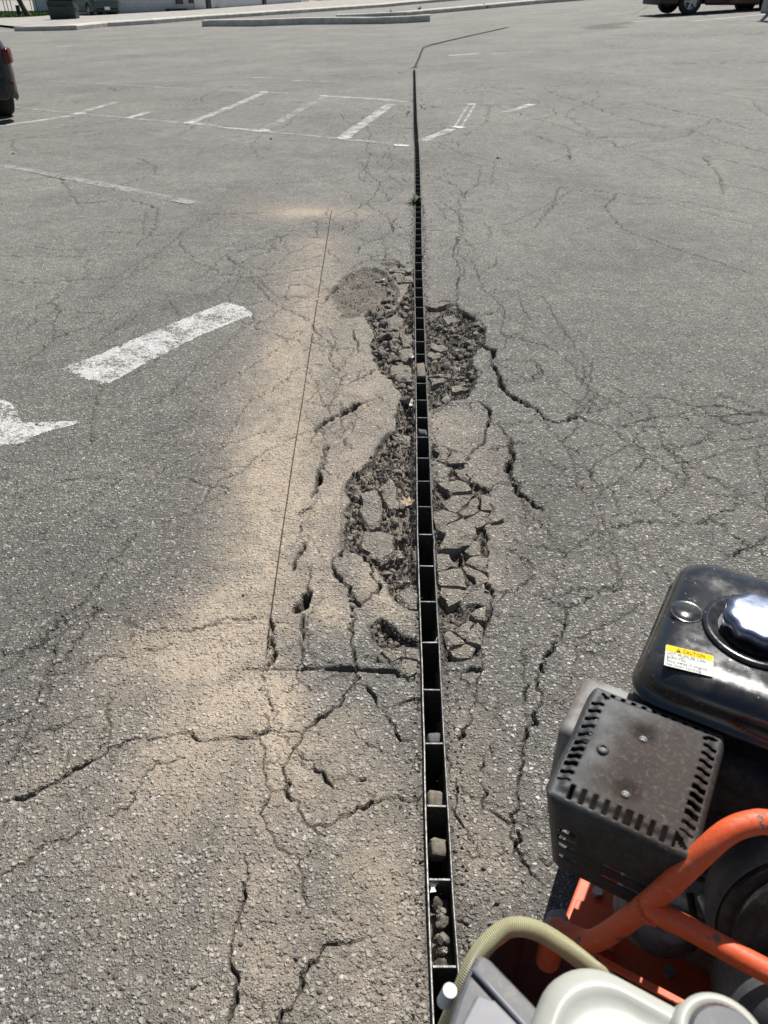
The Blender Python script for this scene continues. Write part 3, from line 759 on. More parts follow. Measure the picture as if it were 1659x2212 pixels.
idx = np.arange(NR * NC).reshape(NR, NC)
q = np.stack([idx[:-1, :-1], idx[:-1, 1:], idx[1:, 1:], idx[1:, :-1]], axis=-1)
keep = np.ones(q.shape[:2], bool)
keep[(YR[:-1] < Y_BEND), NL - 1] = False          # the open slot
q = q[keep].astype(np.int32)
me = bpy.data.meshes.new('parking_lot')
nv = NR * NC; nf = len(q)
me.vertices.add(nv); me.loops.add(nf * 4); me.polygons.add(nf)
me.vertices.foreach_set('co', np.stack([XR, YY, Z], -1).astype(np.float32).ravel())
me.loops.foreach_set('vertex_index', q.ravel())
me.polygons.foreach_set('loop_start', np.arange(0, nf * 4, 4, dtype=np.int32))
me.polygons.foreach_set('use_smooth', np.ones(nf, bool))
me.update(calc_edges=True)
ca = me.attributes.new('masks', 'FLOAT_COLOR', 'POINT')
ca.data.foreach_set('color', np.stack([DUST, DARK, SOIL, np.ones_like(DUST)], -1).astype(np.float32).ravel())
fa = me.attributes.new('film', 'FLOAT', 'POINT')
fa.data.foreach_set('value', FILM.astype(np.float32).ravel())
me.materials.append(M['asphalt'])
lot = link(bpy.data.objects.new('parking_lot', me))
tag(lot, kind='structure')

# ------------------------------------------------------------------ painted markings (sheets just above the surface)
def sheet(pts, mat, name='painted_stripe', lift=.0014):
    """a paint film that follows every bump of the asphalt"""
    P = ground_poly(pts)
    rs, cs = window(P[:, 0].min(), P[:, 0].max(), P[:, 1].min(), P[:, 1].max())
    x, yv, zv = XR[rs, cs], YY[rs, cs], Z[rs, cs]
    sd = poly_sd(P, x, yv) + .006 * fbm(x, yv, 40, 3, 71)
    nr_, nc_ = x.shape; ix = np.arange(nr_ * nc_).reshape(nr_, nc_)
    ins = (sd[:-1, :-1] > 0) & (sd[1:, 1:] > 0) & (sd[:-1, 1:] > 0) & (sd[1:, :-1] > 0)
    qd = np.stack([ix[:-1, :-1], ix[:-1, 1:], ix[1:, 1:], ix[1:, :-1]], -1)[ins]
    us, inv = np.unique(qd.ravel(), return_inverse=True)
    co = np.stack([x.ravel()[us], yv.ravel()[us], zv.ravel()[us] + lift], 1)
    return obj_from(name, co.tolist(), inv.reshape(-1, 4).tolist(), mat, lot, True)

def stripe(p0, p1, w, mat, lift=.003):
    a, b = G(*p0), G(*p1); d = Vector((b.x - a.x, b.y - a.y)); L = d.length; d /= L
    nrm = Vector((-d.y, d.x)) * w / 2
    n = max(2, int(L / .25)); vs_ = []; fs = []
    for k in range(n + 1):
        c = Vector((a.x, a.y)) + d * (L * k / n)
        for s_ in (-1, 0, 1):
            p = c + nrm * s_ * (1 + rng.normal(0, .06)); vs_.append((p.x, p.y, surf(p.x, p.y) + lift))
    for k in range(n):
        for j in range(2):
            i = k * 3 + j; fs.append((i, i + 1, i + 4, i + 3))
    return obj_from('painted_stripe', vs_, fs, mat, lot, True)

sheet(cE([(345, 495), (470, 545), (620, 590), (700, 555), (900, 440), (1200, 290), (1490, 175), (1420, 125), (1320, 100), (1100, 185), (850, 290), (600, 400)]), M['paint_bright'])
sheet(cE([(-60, 655), (0, 665), (70, 690), (115, 740), (120, 790), (150, 812), (300, 800), (460, 793), (475, 812), (330, 850), (200, 890), (130, 935), (0, 945), (-60, 950)]), M['paint_bright'])
for p0, p1, w, k in [((0, 228), (163, 246), .1, 'faint'), ((163, 246), (407, 267), .1, 'faint'), ((407, 267), (565, 283), .1, 'mid'), ((565, 283), (738, 301), .1, 'faint'), ((738, 301), (885, 314), .1, 'faint'),
                     ((107, 174), (356, 189), .1, 'faint'), ((356, 189), (575, 199), .1, 'faint'), ((575, 199), (703, 208), .1, 'faint'), ((703, 208), (885, 219), .12, 'mid'),
                     ((163, 246), (250, 221), .12, 'mid'), ((278, 255), (326, 240), .12, 'mid'), ((407, 267), (575, 199), .13, 'mid'), ((565, 283), (703, 208), .13, 'faint'), ((738, 301), (845, 225), .14, 'mid'),
                     ((0, 273), (180, 246), .13, 'mid'), ((0, 357), (200, 395), .10, 'faint'), ((200, 395), (418, 440), .11, 'faint'),
                     ((909, 303), (976, 279), .12, 'mid'), ((1092, 243), (1150, 225), .12, 'mid'), ((915, 225), (1090, 223), .08, 'faint'), ((969, 120), (1034, 116), .12, 'dab'), ((1057, 116.5), (1155, 111.5), .11, 'mid'),
                     ((530, 168), (586, 168), .12, 'mid'), ((632, 174), (708, 176), .1, 'mid'), ((1364, 47.5), (1480, 39), .12, 'dab'), ((1480, 39), (1640, 24), .1, 'mid'), ((1497, 46), (1655, 31), .12, 'dab'), ((1655, 40), (1560, 46), .1, 'faint'),
                     ((120, 101), (155, 99), .1, 'dab'), ((980, 278), (1012, 226), .03, 'mid'), ((995, 278), (1026, 226), .03, 'mid')]:
    stripe(p0, p1, w, M['paint_' + k])
for p0, p1, w in [((398, 267.5), (420, 266), .12), ((555, 283.5), (580, 281), .13), ((730, 301), (756, 298), .13), ((852, 313), (884, 313), .1), ((160, 246), (186, 245), .1), ((276, 255), (292, 252), .08), ((983, 277), (996, 275), .16), ((1136, 228), (1149, 225.5), .10),
                  ((1012, 226), (1027, 225.5), .1), ((560, 200), (578, 199), .1), ((690, 208), (706, 207), .09)]:
    stripe(p0, p1, w, M['paint_dab'], .005)

# saw kerf: straight flat strip on the ground, groove's shade put into its colour
M['kerf'] = simple('saw_kerf', (.040, .031, .022), .95, 0, .3, 60)
_P = ground_poly(SAWCUT); vs_ = []; fs = []
for i in range(len(_P) - 1):
    for k in range(12):
        c = _P[i] + (_P[i + 1] - _P[i]) * k / 12; w_ = .0019 + .0004 * float(vnoise(c[1] * 9, 1, 1, 2)) + .0005 * max(0, c[1] - 2.5)
        for sx in (-1, 1): vs_.append((c[0] + sx * w_, c[1], surf(c[0], c[1]) + .0035))
for i in range(len(vs_) // 2 - 1): fs.append((2 * i, 2 * i + 1, 2 * i + 3, 2 * i + 2))
obj_from('saw_cut', vs_, fs, M['kerf'], lot)

# ------------------------------------------------------------------ broken asphalt pieces
def chunk(P, ztop, thick=.035, tilt=(0, 0), inset=.10, mat=None, crown=.002):
    """one broken piece: outline P (world xy)"""
    P = rough_poly(np.array(P), .0035, .022)
    c = P.mean(0); rad = np.hypot(*(P - c).T).mean()
    zz = lambda p, dz: ztop + dz + tilt[0] * (p[0] - c[0]) + tilt[1] * (p[1] - c[1])
    vs_ = []; n = len(P)
    for f, dz, nz in ((.97, -thick, .004), (1.0, -thick * .5, .004), (1.0 - .35 * inset, -.010, .0035), (1 - inset, -.001, .0025), (.55, crown * .7, .0035)):
        for p in P:
            q_ = c + (p - c) * f + rng.normal(0, .0012, 2); vs_.append((q_[0], q_[1], zz(q_, dz + rng.normal(0, nz * min(1, rad / .04)))))
    vs_.append((c[0], c[1], zz(c, crown)))
    fs = []
    for k in range(4):
        for i in range(n): fs.append((k * n + i, k * n + (i + 1) % n, (k + 1) * n + (i + 1) % n, (k + 1) * n + i))
    for i in range(n): fs.append((4 * n + i, 4 * n + (i + 1) % n, 5 * n))
    o = obj_from('asphalt_chunk', vs_, fs, mat or M['chunk'], lot, True, origin=(c[0], c[1], ztop - thick))
    o.data.set_sharp_from_angle(angle=R(32)); return o

def clip_half(P, a, n):
    """keep the side of the line through a where dot(p-a,n) <= 0"""
    out = []
    for i in range(len(P)):
        p, r_ = P[i], P[(i + 1) % len(P)]
        dp, dr_ = (p - a) @ n, (r_ - a) @ n
        if dp <= 0: out.append(p)
        if dp * dr_ < 0: out.append(p + (r_ - p) * dp / (dp - dr_))
    return out

def cells(region, size, aspect=1.0, count=999, jitter=.55):
    """voronoi cells that fill a world polygon"""
    x0, y0 = region.min(0); x1, y1 = region.max(0)
    seeds = []
    yv = y0 - size
    while yv < y1 + size:
        xv = x0 - size
        while xv < x1 + size:
            seeds.append((xv + rng.normal(0, jitter) * size, yv + rng.normal(0, jitter) * size * aspect)); xv += size
        yv += size * aspect
    seeds = np.array(seeds); out = []
    for i, s_ in enumerate(seeds):
        if poly_sd(region, np.array([s_[0]]), np.array([s_[1]]))[0] < size * .12: continue
        b = size * 2.2
        P = [np.array(v) for v in ((s_[0] - b, s_[1] - b), (s_[0] + b, s_[1] - b), (s_[0] + b, s_[1] + b), (s_[0] - b, s_[1] + b))]
        for j, o_ in enumerate(seeds):
            if i == j or abs(o_[0] - s_[0]) > 2 * b or abs(o_[1] - s_[1]) > 2 * b: continue
            P = clip_half(P, (s_ + o_) / 2, o_ - s_)
            if len(P) < 3: break
        if len(P) >= 3: out.append((s_, np.array(P)))
    return out[:count]

def fill(pts, size, aspect, ztop, zvar, shrink, keep_p=1.0, tl=.12, mat=None, thick=.035):
    reg = ground_poly(pts)
    for s_, P in cells(reg, size, aspect):
        if rng.random() > keep_p: continue
        c = P.mean(0)
        P2 = c + (P - c) * (shrink + rng.uniform(-.10, .02))
        # stay clear of the rails
        lim = xd(c[1])
        if c[0] > lim: P2[:, 0] = np.maximum(P2[:, 0], lim + SLOT + RAIL + .003)
        else: P2[:, 0] = np.minimum(P2[:, 0], lim - SLOT - RAIL - .003)
        if np.ptp(P2[:, 0]) < .012 or np.ptp(P2[:, 1]) < .012: continue
        chunk(P2, ztop + rng.normal(0, zvar) + float(terr(c[0], c[1])), thick, rng.normal(0, tl, 2), .11, mat)

# right of the drain, crazed belt
for p_, z_ in zip(PLATES, (.060, .055, .055, .075, .065)): fill(p_, z_, 1.25, -.003, .003, .955, 1.0, .04)
fill(P5, .062, 1.35, -.002, .004, .985, 1.0, .05)
fill(cA([(936, 820), (1000, 790), (1090, 740), (1120, 800), (1100, 900), (1080, 1000), (1090, 1150), (1100, 1340), (965, 1400), (950, 1100)]), .064, 1.6, -.008, .006, .90, .55, .12)
fill(cA([(1120, 980), (1240, 900), (1320, 880), (1270, 1030), (1250, 1100), (1260, 1230), (1140, 1320), (1110, 1150)]), .066, 1.3, -.010, .006, .85, .35, .12)
# left of the drain: slabs that are still flat inside the pothole
for pts, z_, tl in [(cB([(620, 620), (700, 540), (745, 600), (765, 700), (770, 780), (700, 760), (660, 700)]), -.016, (.1, .0)),
                    (cB([(510, 645), (615, 625), (650, 700), (650, 800), (640, 872), (560, 885), (500, 800)]), -.012, (-.05, .02)),
                    (cB([(520, 900), (640, 890), (745, 930), (725, 1060), (640, 1125), (560, 1060), (505, 1030)]), -.014, (.02, -.04)),
                    (cB([(660, 240), (740, 245), (850, 270), (860, 330), (760, 300)]), -.022, (.0, .1)),
                    (cA([(660, 790), (740, 760), (800, 790), (790, 830), (700, 850)]), -.010, (.05, .1)),
                    (cA([(670, 890), (740, 870), (800, 850), (790, 890), (700, 910)]), -.014, (.1, .1)),
                    (cA([(680, 940), (730, 920), (770, 960), (720, 985)]), -.010, (-.1, .15)),
                    (cA([(730, 1010), (800, 990), (855, 990), (850, 1060), (780, 1060)]), -.006, (.1, .1)),
                    (cA([(700, 1100), (780, 1080), (850, 1110), (855, 1180), (780, 1190), (720, 1160)]), -.012, (.0, .08)),
                    (cA([(760, 880), (830, 900), (860, 880), (860, 960), (790, 970)]), -.012, (-.1, .15)),
                    (cB([(740, 1330), (820, 1290), (884, 1320), (888, 1440), (830, 1440), (770, 1390)]), -.008, (.05, .05)),
                    (cC([(1260, 470), (1370, 490), (1372, 560), (1300, 600), (1220, 545)]), -.003, (.05, .05)),
                    (cC([(1110, 420), (1200, 400), (1260, 400), (1260, 450), (1190, 500)]), -.002, (.0, .05)),
                    (cC([(1270, 400), (1370, 405), (1370, 480), (1265, 455)]), -.004, (.03, .0))]:
    chunk(ground_poly(pts), z_, .035, tl, .14)

# loose rubble
def rubble_mesh(seed, sub=1):
    r_ = random.Random(seed)
    bm = bmesh.new(); bmesh.ops.create_icosphere(bm, subdivisions=sub, radius=1.0)
    ax = Vector((r_.uniform(.75, 1.25), r_.uniform(.75, 1.25), r_.uniform(.55, .85)))
    for v in bm.verts:
        k = 1 + r_.uniform(-.24, .2)
        v.co = Vector((v.co.x * ax.x, v.co.y * ax.y, v.co.z * ax.z)) * (1 + (k - 1) * .4)
    for _ in range(9):
        nn = Vector((r_.gauss(0, 1), r_.gauss(0, 1), r_.gauss(0, 1))).normalized(); lim_ = r_.uniform(.52, .82)
        for v in bm.verts:
            dd = v.co.dot(nn)
            if dd > lim_: v.co -= nn * (dd - lim_)
    me_ = bpy.data.meshes.new('stone'); bm.to_mesh(me_); bm.free()
    me_.polygons.foreach_set('use_smooth', [True] * len(me_.polygons)); me_.set_sharp_from_angle(angle=R(28))
    return me_
RM = [rubble_mesh(k, 2) for k in range(7)]
for m_ in RM: m_.materials.append(M['rubble'])
PM = [rubble_mesh(50 + k, 2) for k in range(5)]
for m_ in PM: m_.materials.append(M['pebble'])
CM = [rubble_mesh(90 + k, 2) for k in range(5)]
for m_ in CM: m_.materials.append(M['chunk'])

def loose(pts, n, smin, smax, meshes, name='stone', sink=.25):
    reg = ground_poly(pts); x0, y0 = reg.min(0); x1, y1 = reg.max(0); done = 0; tries = 0
    while done < n and tries < n * 40:
        tries += 1
        p = np.array([rng.uniform(x0, x1), rng.uniform(y0, y1)])
        if poly_sd(reg, p[:1], p[1:])[0] < .008: continue
        s_ = smin + (smax - smin) * rng.random() ** 1.8
        if abs(p[0] - xd(p[1])) < SLOT + RAIL + s_ * 1.15: continue
        o = bpy.data.objects.new(name, meshes[rng.integers(len(meshes))]); link(o, lot)
        o.location = (p[0], p[1], surf(*p) + s_ * (.7 - sink))
        o.scale = (s_, s_, s_); o.rotation_euler = (rng.uniform(-.5, .5), rng.uniform(-.5, .5), rng.uniform(0, 6.28)); done += 1
loose(P2a, 58, .010, .030, RM); loose(P2a, 26, .012, .026, CM)
loose(P2b, 62, .007, .021, RM); loose(P2b, 26, .008, .020, CM)
loose(P3, 26, .006, .014, RM)
loose(cA([(640, 520), (700, 500), (760, 580), (770, 680), (700, 720), (620, 740), (560, 730), (640, 660)]), 30, .006, .018, RM + CM)
loose(P4, 60, .007, .024, RM); loose(P4, 34, .008, .026, CM)
loose(P5, 30, .005, .013, RM + CM)
loose(cB([(1040, 1500), (1180, 1480), (1190, 1600), (1060, 1640)]), 18, .008, .017, RM)
loose(cM([(1000, 1130), (1075, 1180), (1070, 1290), (990, 1360), (960, 1340), (970, 1200)]), 16, .005, .010, CM)
loose(cC([(890, 0), (960, 90), (950, 240), (900, 200)]), 14, .004, .008, RM)
# single pebbles lying on the surface
for px, py, s_ in [(q0, q1, q2 * (.55 if q1 > 500 else .6)) for q0, q1, q2 in [(525, 1283, .008), (567, 995, .008), (80, 940 - 21, .012), (641, 1168, .006), (862, 1213, .006), (690, 1340, .006), (455, 1260, .005), (577, 1403, .007), (583, 1395, .009), (540, 1610, .006), (480, 1690, .005), (715, 1330, .006), (735, 1352, .007),
                   (660, 1255, .006), (700, 1290, .005), (756, 1342, .007), (690, 1190, .006), (1010, 1985, .013), (1000, 1900, .010), (985, 1830, .009), (1045, 1870, .010), (1075, 1945, .012), (1020, 2040, .012), (1060, 1990, .010), (1130, 1900, .009), (990, 1690, .008), (640, 2070, .010), (520, 2040, .009), (420, 2130, .011), (300, 1930, .008), (250, 2050, .009), (180, 1820, .007), (760, 1980, .008), (690, 2140, .01), (850, 1890, .007), (120, 1980, .009),
                   (600, 1340, .005), (325, 1720, .006), (380, 1560, .007), (585, 300, .03), (30, 333, .03), (1075, 342, .03)]]:
    p = G(px, py); o = bpy.data.objects.new('pebble', PM[rng.integers(5)]); link(o, lot)
    o.location = (p.x, p.y, surf(p.x, p.y) + s_ * .35); o.scale = (s_,) * 3; o.rotation_euler = (0, 0, rng.uniform(0, 6))

# fine grit in the potholes and along the rails: one mass
def grit():
    base = np.array([(1, 0, 0), (-.5, .87, 0), (-.5, -.87, 0), (0, 0, .9), (0, 0, -.7)], float)
    tri = np.array([(0, 1, 3), (1, 2, 3), (2, 0, 3), (1, 0, 4), (2, 1, 4), (0, 2, 4)])
    V = []; Fc = []
    def add(p, s_):
        a = rng.uniform(0, 6.28); c, s0 = math.cos(a), math.sin(a)
        b = base * rng.uniform(.6, 1.3, (5, 3)) * s_
        b = np.stack([b[:, 0] * c - b[:, 1] * s0, b[:, 0] * s0 + b[:, 1] * c, b[:, 2]], 1) + np.array([p[0], p[1], surf(*p) + s_ * .25])
        Fc.append(tri + len(V) * 5); V.append(b)
    for pts, n, a, b in ((P1, 260, .002, .006), (P2a, 1500, .003, .010), (P2b, 1900, .003, .009), (P3, 500, .002, .006), (P4, 2600, .002, .009), (P5, 1500, .002, .007), (PLATES[1], 250, .002, .005), (PLATES[2], 300, .002, .005)):
        reg = ground_poly(pts); x0, y0 = reg.min(0); x1, y1 = reg.max(0); k = 0
        pp = np.stack([rng.uniform(x0, x1, n * 3), rng.uniform(y0, y1, n * 3)], 1)
        pp = pp[poly_sd(reg, pp[:, 0], pp[:, 1]) > .002][:n]
        for p in pp:
            if abs(p[0] - xd(p[1])) < SLOT + RAIL + .006: continue
            add(p, rng.uniform(a, b))
    for k in range(1500):
        yv = rng.uniform(.45, 6); p = np.array([xd(yv) + rng.choice([-1, 1]) * (SLOT + RAIL + .005 + abs(rng.normal(0, .016))), yv]); add(p, rng.uniform(.0015, .0055))
    for k in range(700):
        yv = rng.uniform(.6, 4.5); p = np.array([xd(yv) + rng.uniform(-.75, .4), yv]); add(p, rng.uniform(.001, .0035))
    o = obj_from('grit', np.concatenate(V), np.concatenate(Fc).tolist(), M['rubble'], lot)
    tag(o, kind='stuff')
grit()

# ================================================================== SLOT DRAIN
def steel_material(name='galvanised_steel', k=1.0):
    t = NT(name); pos = t.pos()
    nz = t.n('ShaderNodeSeparateXYZ'); t.set(nz.inputs[0], t.n('ShaderNodeNewGeometry').outputs['Normal'])
    n1 = t.noise(pos, 55, 4, .7); n2 = t.noise(pos, 260, 3, .7)
    worn = t.mix(t.smooth(.35, .65, n1), (.13 * k, .126 * k, .118 * k), (.34 * k, .33 * k, .31 * k))
    grim = t.mix(t.smooth(.3, .7, n2), (.06, .055, .05), (.15, .14, .127))
    f = t.math('MULTIPLY', t.smooth(.5, .85, nz.outputs[2]), t.smooth(.22, .42, t.math('ADD', t.math('MULTIPLY', n2, .5), t.math('MULTIPLY', n1, .4))))
    return t.fin(t.mix(f, grim, worn), t.math('SUBTRACT', .62, t.math('MULTIPLY', f, .2)), n2, .0008, .8, Metallic=.35)
M['steel'] = steel_material()
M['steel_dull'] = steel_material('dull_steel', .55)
M['channel'] = simple('dark_channel', (.02, .019, .017), .9, 0, .3, 30)

drain = empty('slot_drain', (float(xd(.5)), .5, 0))
tag(drain, 'long narrow steel slot drain with cross bars running through the broken asphalt', 'drain')
dl = drain.location
KINK = [(G(918, 555).y, .010), (G(917, 800).y, .009), (G(940, 1170).y, .003)]
def rail(sd_):
    ys2 = np.concatenate([np.arange(-.6, 8, .02), np.arange(8, Y_BEND, .08), [Y_BEND]])
    vs_ = []; fs = []
    for yv in ys2:
        wob = .0012 * float(vnoise(yv * 1.7, sd_ * 5.0, 1, 3)) * 2 + .0008 * float(vnoise(yv * 9, sd_, 1, 4))
        if sd_ > 0:
            for ky, ka in KINK: wob += ka * math.exp(-((yv - ky) / .022) ** 2)
        x0 = float(xd(yv)) + sd_ * SLOT + wob; x1 = x0 + sd_ * RAIL
        zt = float(terr(x0, yv)) + .003 - .004 * min(1, abs(float(vnoise(yv * .8, 3, 1, 9)))) + .0012 * float(vnoise(yv * 30, 2, 1, 9))
        for x, z in ((x0, zt - .30), (x0, zt - .0012), (x0 + sd_ * .0012, zt), (x1 - sd_ * .0012, zt), (x1, zt - .0012), (x1, zt - .30)):
            vs_.append((x - dl.x, yv - dl.y, z))
    n = 6
    for k in range(len(ys2) - 1):
        for j in range(n - 1):
            f = (k * n + j, k * n + j + 1, (k + 1) * n + j + 1, (k + 1) * n + j)
            fs.append(f if sd_ < 0 else f[::-1])
    fs.append(tuple(range(n))); fs.append(tuple(range((len(ys2) - 1) * n, len(ys2) * n))[::-1])
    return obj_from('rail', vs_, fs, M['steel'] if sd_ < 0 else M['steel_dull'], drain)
rail(-1); rail(1)
bar_me = None
BY = [G(940, yv).y for yv in (2085, 1897, 1738, 1603, 1487, 1385, 1297, 1220, 1152, 1092, 1037, 987, 942, 900, 862, 826, 796, 763, 736)]
sp_ = BY[-1] - BY[-2]
sp_ = (BY[-1] - BY[4]) / 14
while BY[-1] + sp_ < Y_BEND - .1: BY.append(BY[-1] + sp_)
BY = [BY[0] - .15, BY[0] - .30, BY[0] - .45] + BY
for yv in BY:
    if bar_me is None:
        mb = MB(); mb.box((0, 0, -.055), (2 * SLOT - .0006, .0048, .105), bevel=.0008, seg=1)
        o = mb.build('spacer_bar', M['steel_dull'], drain); bar_me = o.data
    else: o = link(bpy.data.objects.new('spacer_bar', bar_me), drain)
    x0 = float(xd(yv))
    o.location = (x0 - dl.x, yv - dl.y, float(terr(x0, yv)) - .0015)
    ang = math.atan2(float(xd(yv + .2) - xd(yv - .2)), .4)
    o.rotation_euler = (R(random.uniform(-2, 2)), 0, -ang + R(random.uniform(-1.5, 1.5)))
ys2 = np.concatenate([np.arange(-.6, Y_BEND, .25), [Y_BEND]])
vs_ = []; fs = []
for yv in ys2:
    x0 = float(xd(yv)); z0 = float(terr(x0, yv))
    for x, z in ((x0 - SLOT - .002, z0 - .26), (x0 - SLOT - .002, z0 - .298), (x0 + SLOT + .002, z0 - .298), (x0 + SLOT + .002, z0 - .26)): vs_.append((x - dl.x, yv - dl.y, z))
for k in range(len(ys2) - 1):
    for j in range(3): fs.append((k * 4 + j, k * 4 + j + 1, (k + 1) * 4 + j + 1, (k + 1) * 4 + j))
obj_from('channel_floor', vs_, fs, M['channel'], drain)

# the stretch beyond the bend: two rails with a dark strip for the slot between
def far_drain(path, label, w=.05):
    pts = [G(*p) for p in path]; a = pts[0]; root = empty('slot_drain', a); tag(root, label, 'drain')
    run = []
    for p, q_ in zip(pts, pts[1:]):
        m_ = max(3, int((q_ - p).length / .4)); run += [p.lerp(q_, k / m_) for k in range(m_)]
    run.append(pts[-1]); n = len(run) - 1
    nr_ = []
    for k in range(n + 1):
        d = run[min(k + 1, n)] - run[max(k - 1, 0)]; nr_.append(Vector((-d.y, d.x, 0)).normalized())
    def strip(o0, o1, z1, name, mat):
        vs_ = []; fs = []
        for k in range(n + 1):
            for o_, dz in ((o0, -.02), (o0, z1), (o1, z1), (o1, -.02)):
                p = run[k] + nr_[k] * o_; vs_.append((p.x - a.x, p.y - a.y, surf(p.x, p.y) + dz - a.z))
        for k in range(n):
            for j in range(3): fs.append((k * 4 + j, k * 4 + j + 1, (k + 1) * 4 + j + 1, (k + 1) * 4 + j))
        obj_from(name, vs_, fs, mat, root)
    strip(-w - .012, -w, .016, 'rail', M['steel']); strip(w, w + .012, .016, 'rail', M['steel'])
    strip(-w + .001, w - .001, .006, 'slot_shade', M['channel'])  # strip above the ground; the open slot's shade is put into its colour
far_drain([(896, 147), (901, 136), (906, 125), (910, 113), (915, 104), (930, 98), (980, 86), (1096, 60)], 'far run of slot drain that bends to the right beyond the straight one', .03)

# ================================================================== DEBRIS
M['leaf'] = simple('dry_leaf', (.33, .255, .165), .8, 0, .25, 60, .4)
M['paper'] = simple('white_paper', (.78, .77, .73), .75, 0, .08, 80, .5, .002)
M['weed'] = simple('weed_green', (.055, .08, .025), .7, 0, .4, 60)
M['stoneblock'] = simple('dusty_block', (.17, .15, .12), .9, 0, .3, 90, .6, .002)
M['greyblock'] = simple('grey_block', (.10, .10, .10), .85, 0, .3, 90, .6, .002)

def scrap(name, px, py, outline, size, mat, label, cat, curl=.4, lift=.012, zbase=None, rz=0.0):
    p = G(px, py); z0 = surf(p.x, p.y) + lift if zbase is None else zbase
    vs_ = []; n = len(outline)
    for k_, f in ((0, 1.0), (1, .55)):
        for x, y_ in outline:
            r_ = math.hypot(x, y_) * f
            X, Y = x * f * math.cos(rz) - y_ * f * math.sin(rz), x * f * math.sin(rz) + y_ * f * math.cos(rz)
            vs_.append((X * size, Y * size, size * (curl * r_ * r_ + rng.normal(0, .07))))
    vs_.append((0, 0, 0)); fs = []
    for i in range(n):
        fs.append((i, (i + 1) % n, n + (i + 1) % n, n + i)); fs.append((n + i, n + (i + 1) % n, 2 * n))
    o = obj_from(name, vs_, fs, mat, None, False); o.location = (p.x, p.y, z0)
    so = o.modifiers.new('thickness', 'SOLIDIFY'); so.thickness = .0006
    return tag(o, label, cat)
LEAF = [(0, -1.0), (.06, -.5), (.45, -.62), (.4, -.2), (.95, -.1), (.55, .2), (.6, .65), (.2, .45), (0, 1.05), (-.22, .45), (-.65, .6), (-.5, .15), (-.9, -.15), (-.4, -.25), (-.42, -.6), (-.05, -.5)]
scrap('dry_leaf', 880, 1073, LEAF, .034, M['leaf'], 'pale brown dry leaf lying in the rubble against the left drain rail', 'leaf', .3, .016, None, .5)
scrap('paper_scrap', 886, 768, [(-.6, -1), (.5, -.9), (.8, .2), (.3, 1), (-.4, .7), (-.2, 0)], .022, M['paper'], 'crumpled white scrap caught on rubble left of the drain, upper one', 'litter', .6, .018)
scrap('paper_scrap', 887, 868, [(-.3, -1.2), (.25, -1), (.5, .9), (.2, 1.3), (-.2, .6)], .022, M['paper'], 'thin white scrap standing against the drain rail below the crumpled one', 'litter', .6, .016)
scrap('plastic_scrap', 821, 601, [(-1, -.3), (.9, -.4), (1, .25), (-.8, .4)], .026, M['paper'], 'small flat white scrap in the shallow tan pothole', 'litter', .2, .008)
# things fallen into the slot
def in_slot(py, z, name, size, mat, label, cat, seed):
    yv = G(940, py).y; x0 = float(xd(yv))
    mb = MB(); mb.box((0, 0, 0), size, Euler((R(18), R(4), R(3))).to_matrix(), bevel=min(size) * .22, seg=2)
    for v in mb.bm.verts: v.co += Vector(rng.normal(0, min(size) * .05, 3))
    o = mb.build(name, mat, None, True); o.location = (x0, yv, z)
    return tag(o, label, cat)
in_slot(1812, -.040, 'stone_block', (.032, .034, .05), M['stoneblock'], 'dusty squared stone wedged in the drain slot near the bottom', 'stone', 1)
in_slot(1706, -.040, 'dirt_clod', (.036, .038, .034), M['stoneblock'], 'tan lump of dried mud caught in the drain slot', 'dirt', 2)
in_slot(1578, -.040, 'stone_block', (.030, .028, .05), M['greyblock'], 'grey squared stone stuck in the drain slot farther along', 'stone', 3)
in_slot(802, -.004, 'dirt_clod', (.038, .085, .03), M['stoneblock'], 'dirt packed level with the rails in one cell of the drain', 'dirt', 4)
in_slot(932, -.012, 'dirt_clod', (.030, .03, .03), M['greyblock'], 'small grey clod at the edge of a drain cell beside the broken slabs', 'dirt', 5)
# cell filled with rubble near the bottom
y0_, y1_ = BY[3] + .006, BY[4] - .006
fillr = empty('rubble_heap', (float(xd(y0_)), (y0_ + y1_) / 2, -.05)); tag(fillr, 'broken asphalt and dirt filling one cell of the drain near the camera', 'rubble')
for k in range(26):
    o = link(bpy.data.objects.new('stone', (CM + RM)[rng.integers(len(CM + RM))]), fillr)
    s_ = rng.uniform(.008, .017); yv = rng.uniform(y0_ + s_, y1_ - s_); x0 = float(xd(yv))
    o.location = (x0 + rng.uniform(-1, 1) * (SLOT - s_ * 1.1) - fillr.location.x, yv - fillr.location.y, rng.uniform(-.02, .022)); o.scale = (s_,) * 3; o.rotation_euler = tuple(rng.uniform(0, 6, 3))
mb = MB(); mb.box((0, 0, -.03), (2 * SLOT - .002, y1_ - y0_ - .002, .05), bevel=.004, seg=1); mb.build('packed_dirt', M['stoneblock'], fillr)
mbp = scrap('paper_scrap', 936, 1908, [(-.5, -1), (.4, -.6), (.2, 0), (.7, .5), (.1, 1), (-.6, .6), (-.2, 0)], .014, M['paper'], 'torn white scrap lying on rubble inside the drain near the camera', 'litter', .5, 0, -.016)
mb = MB(); mb.cyl((0, 0, 0), (.02, .012, .05), .0025, .0015, 8)
o = mb.build('plastic_straw', M['paper'], None, True); o.location = (float(xd(G(940, 1382).y)) + .004, G(940, 1378).y, -.05); tag(o, 'pale stick leaning inside the drain beside a cross bar', 'litter')

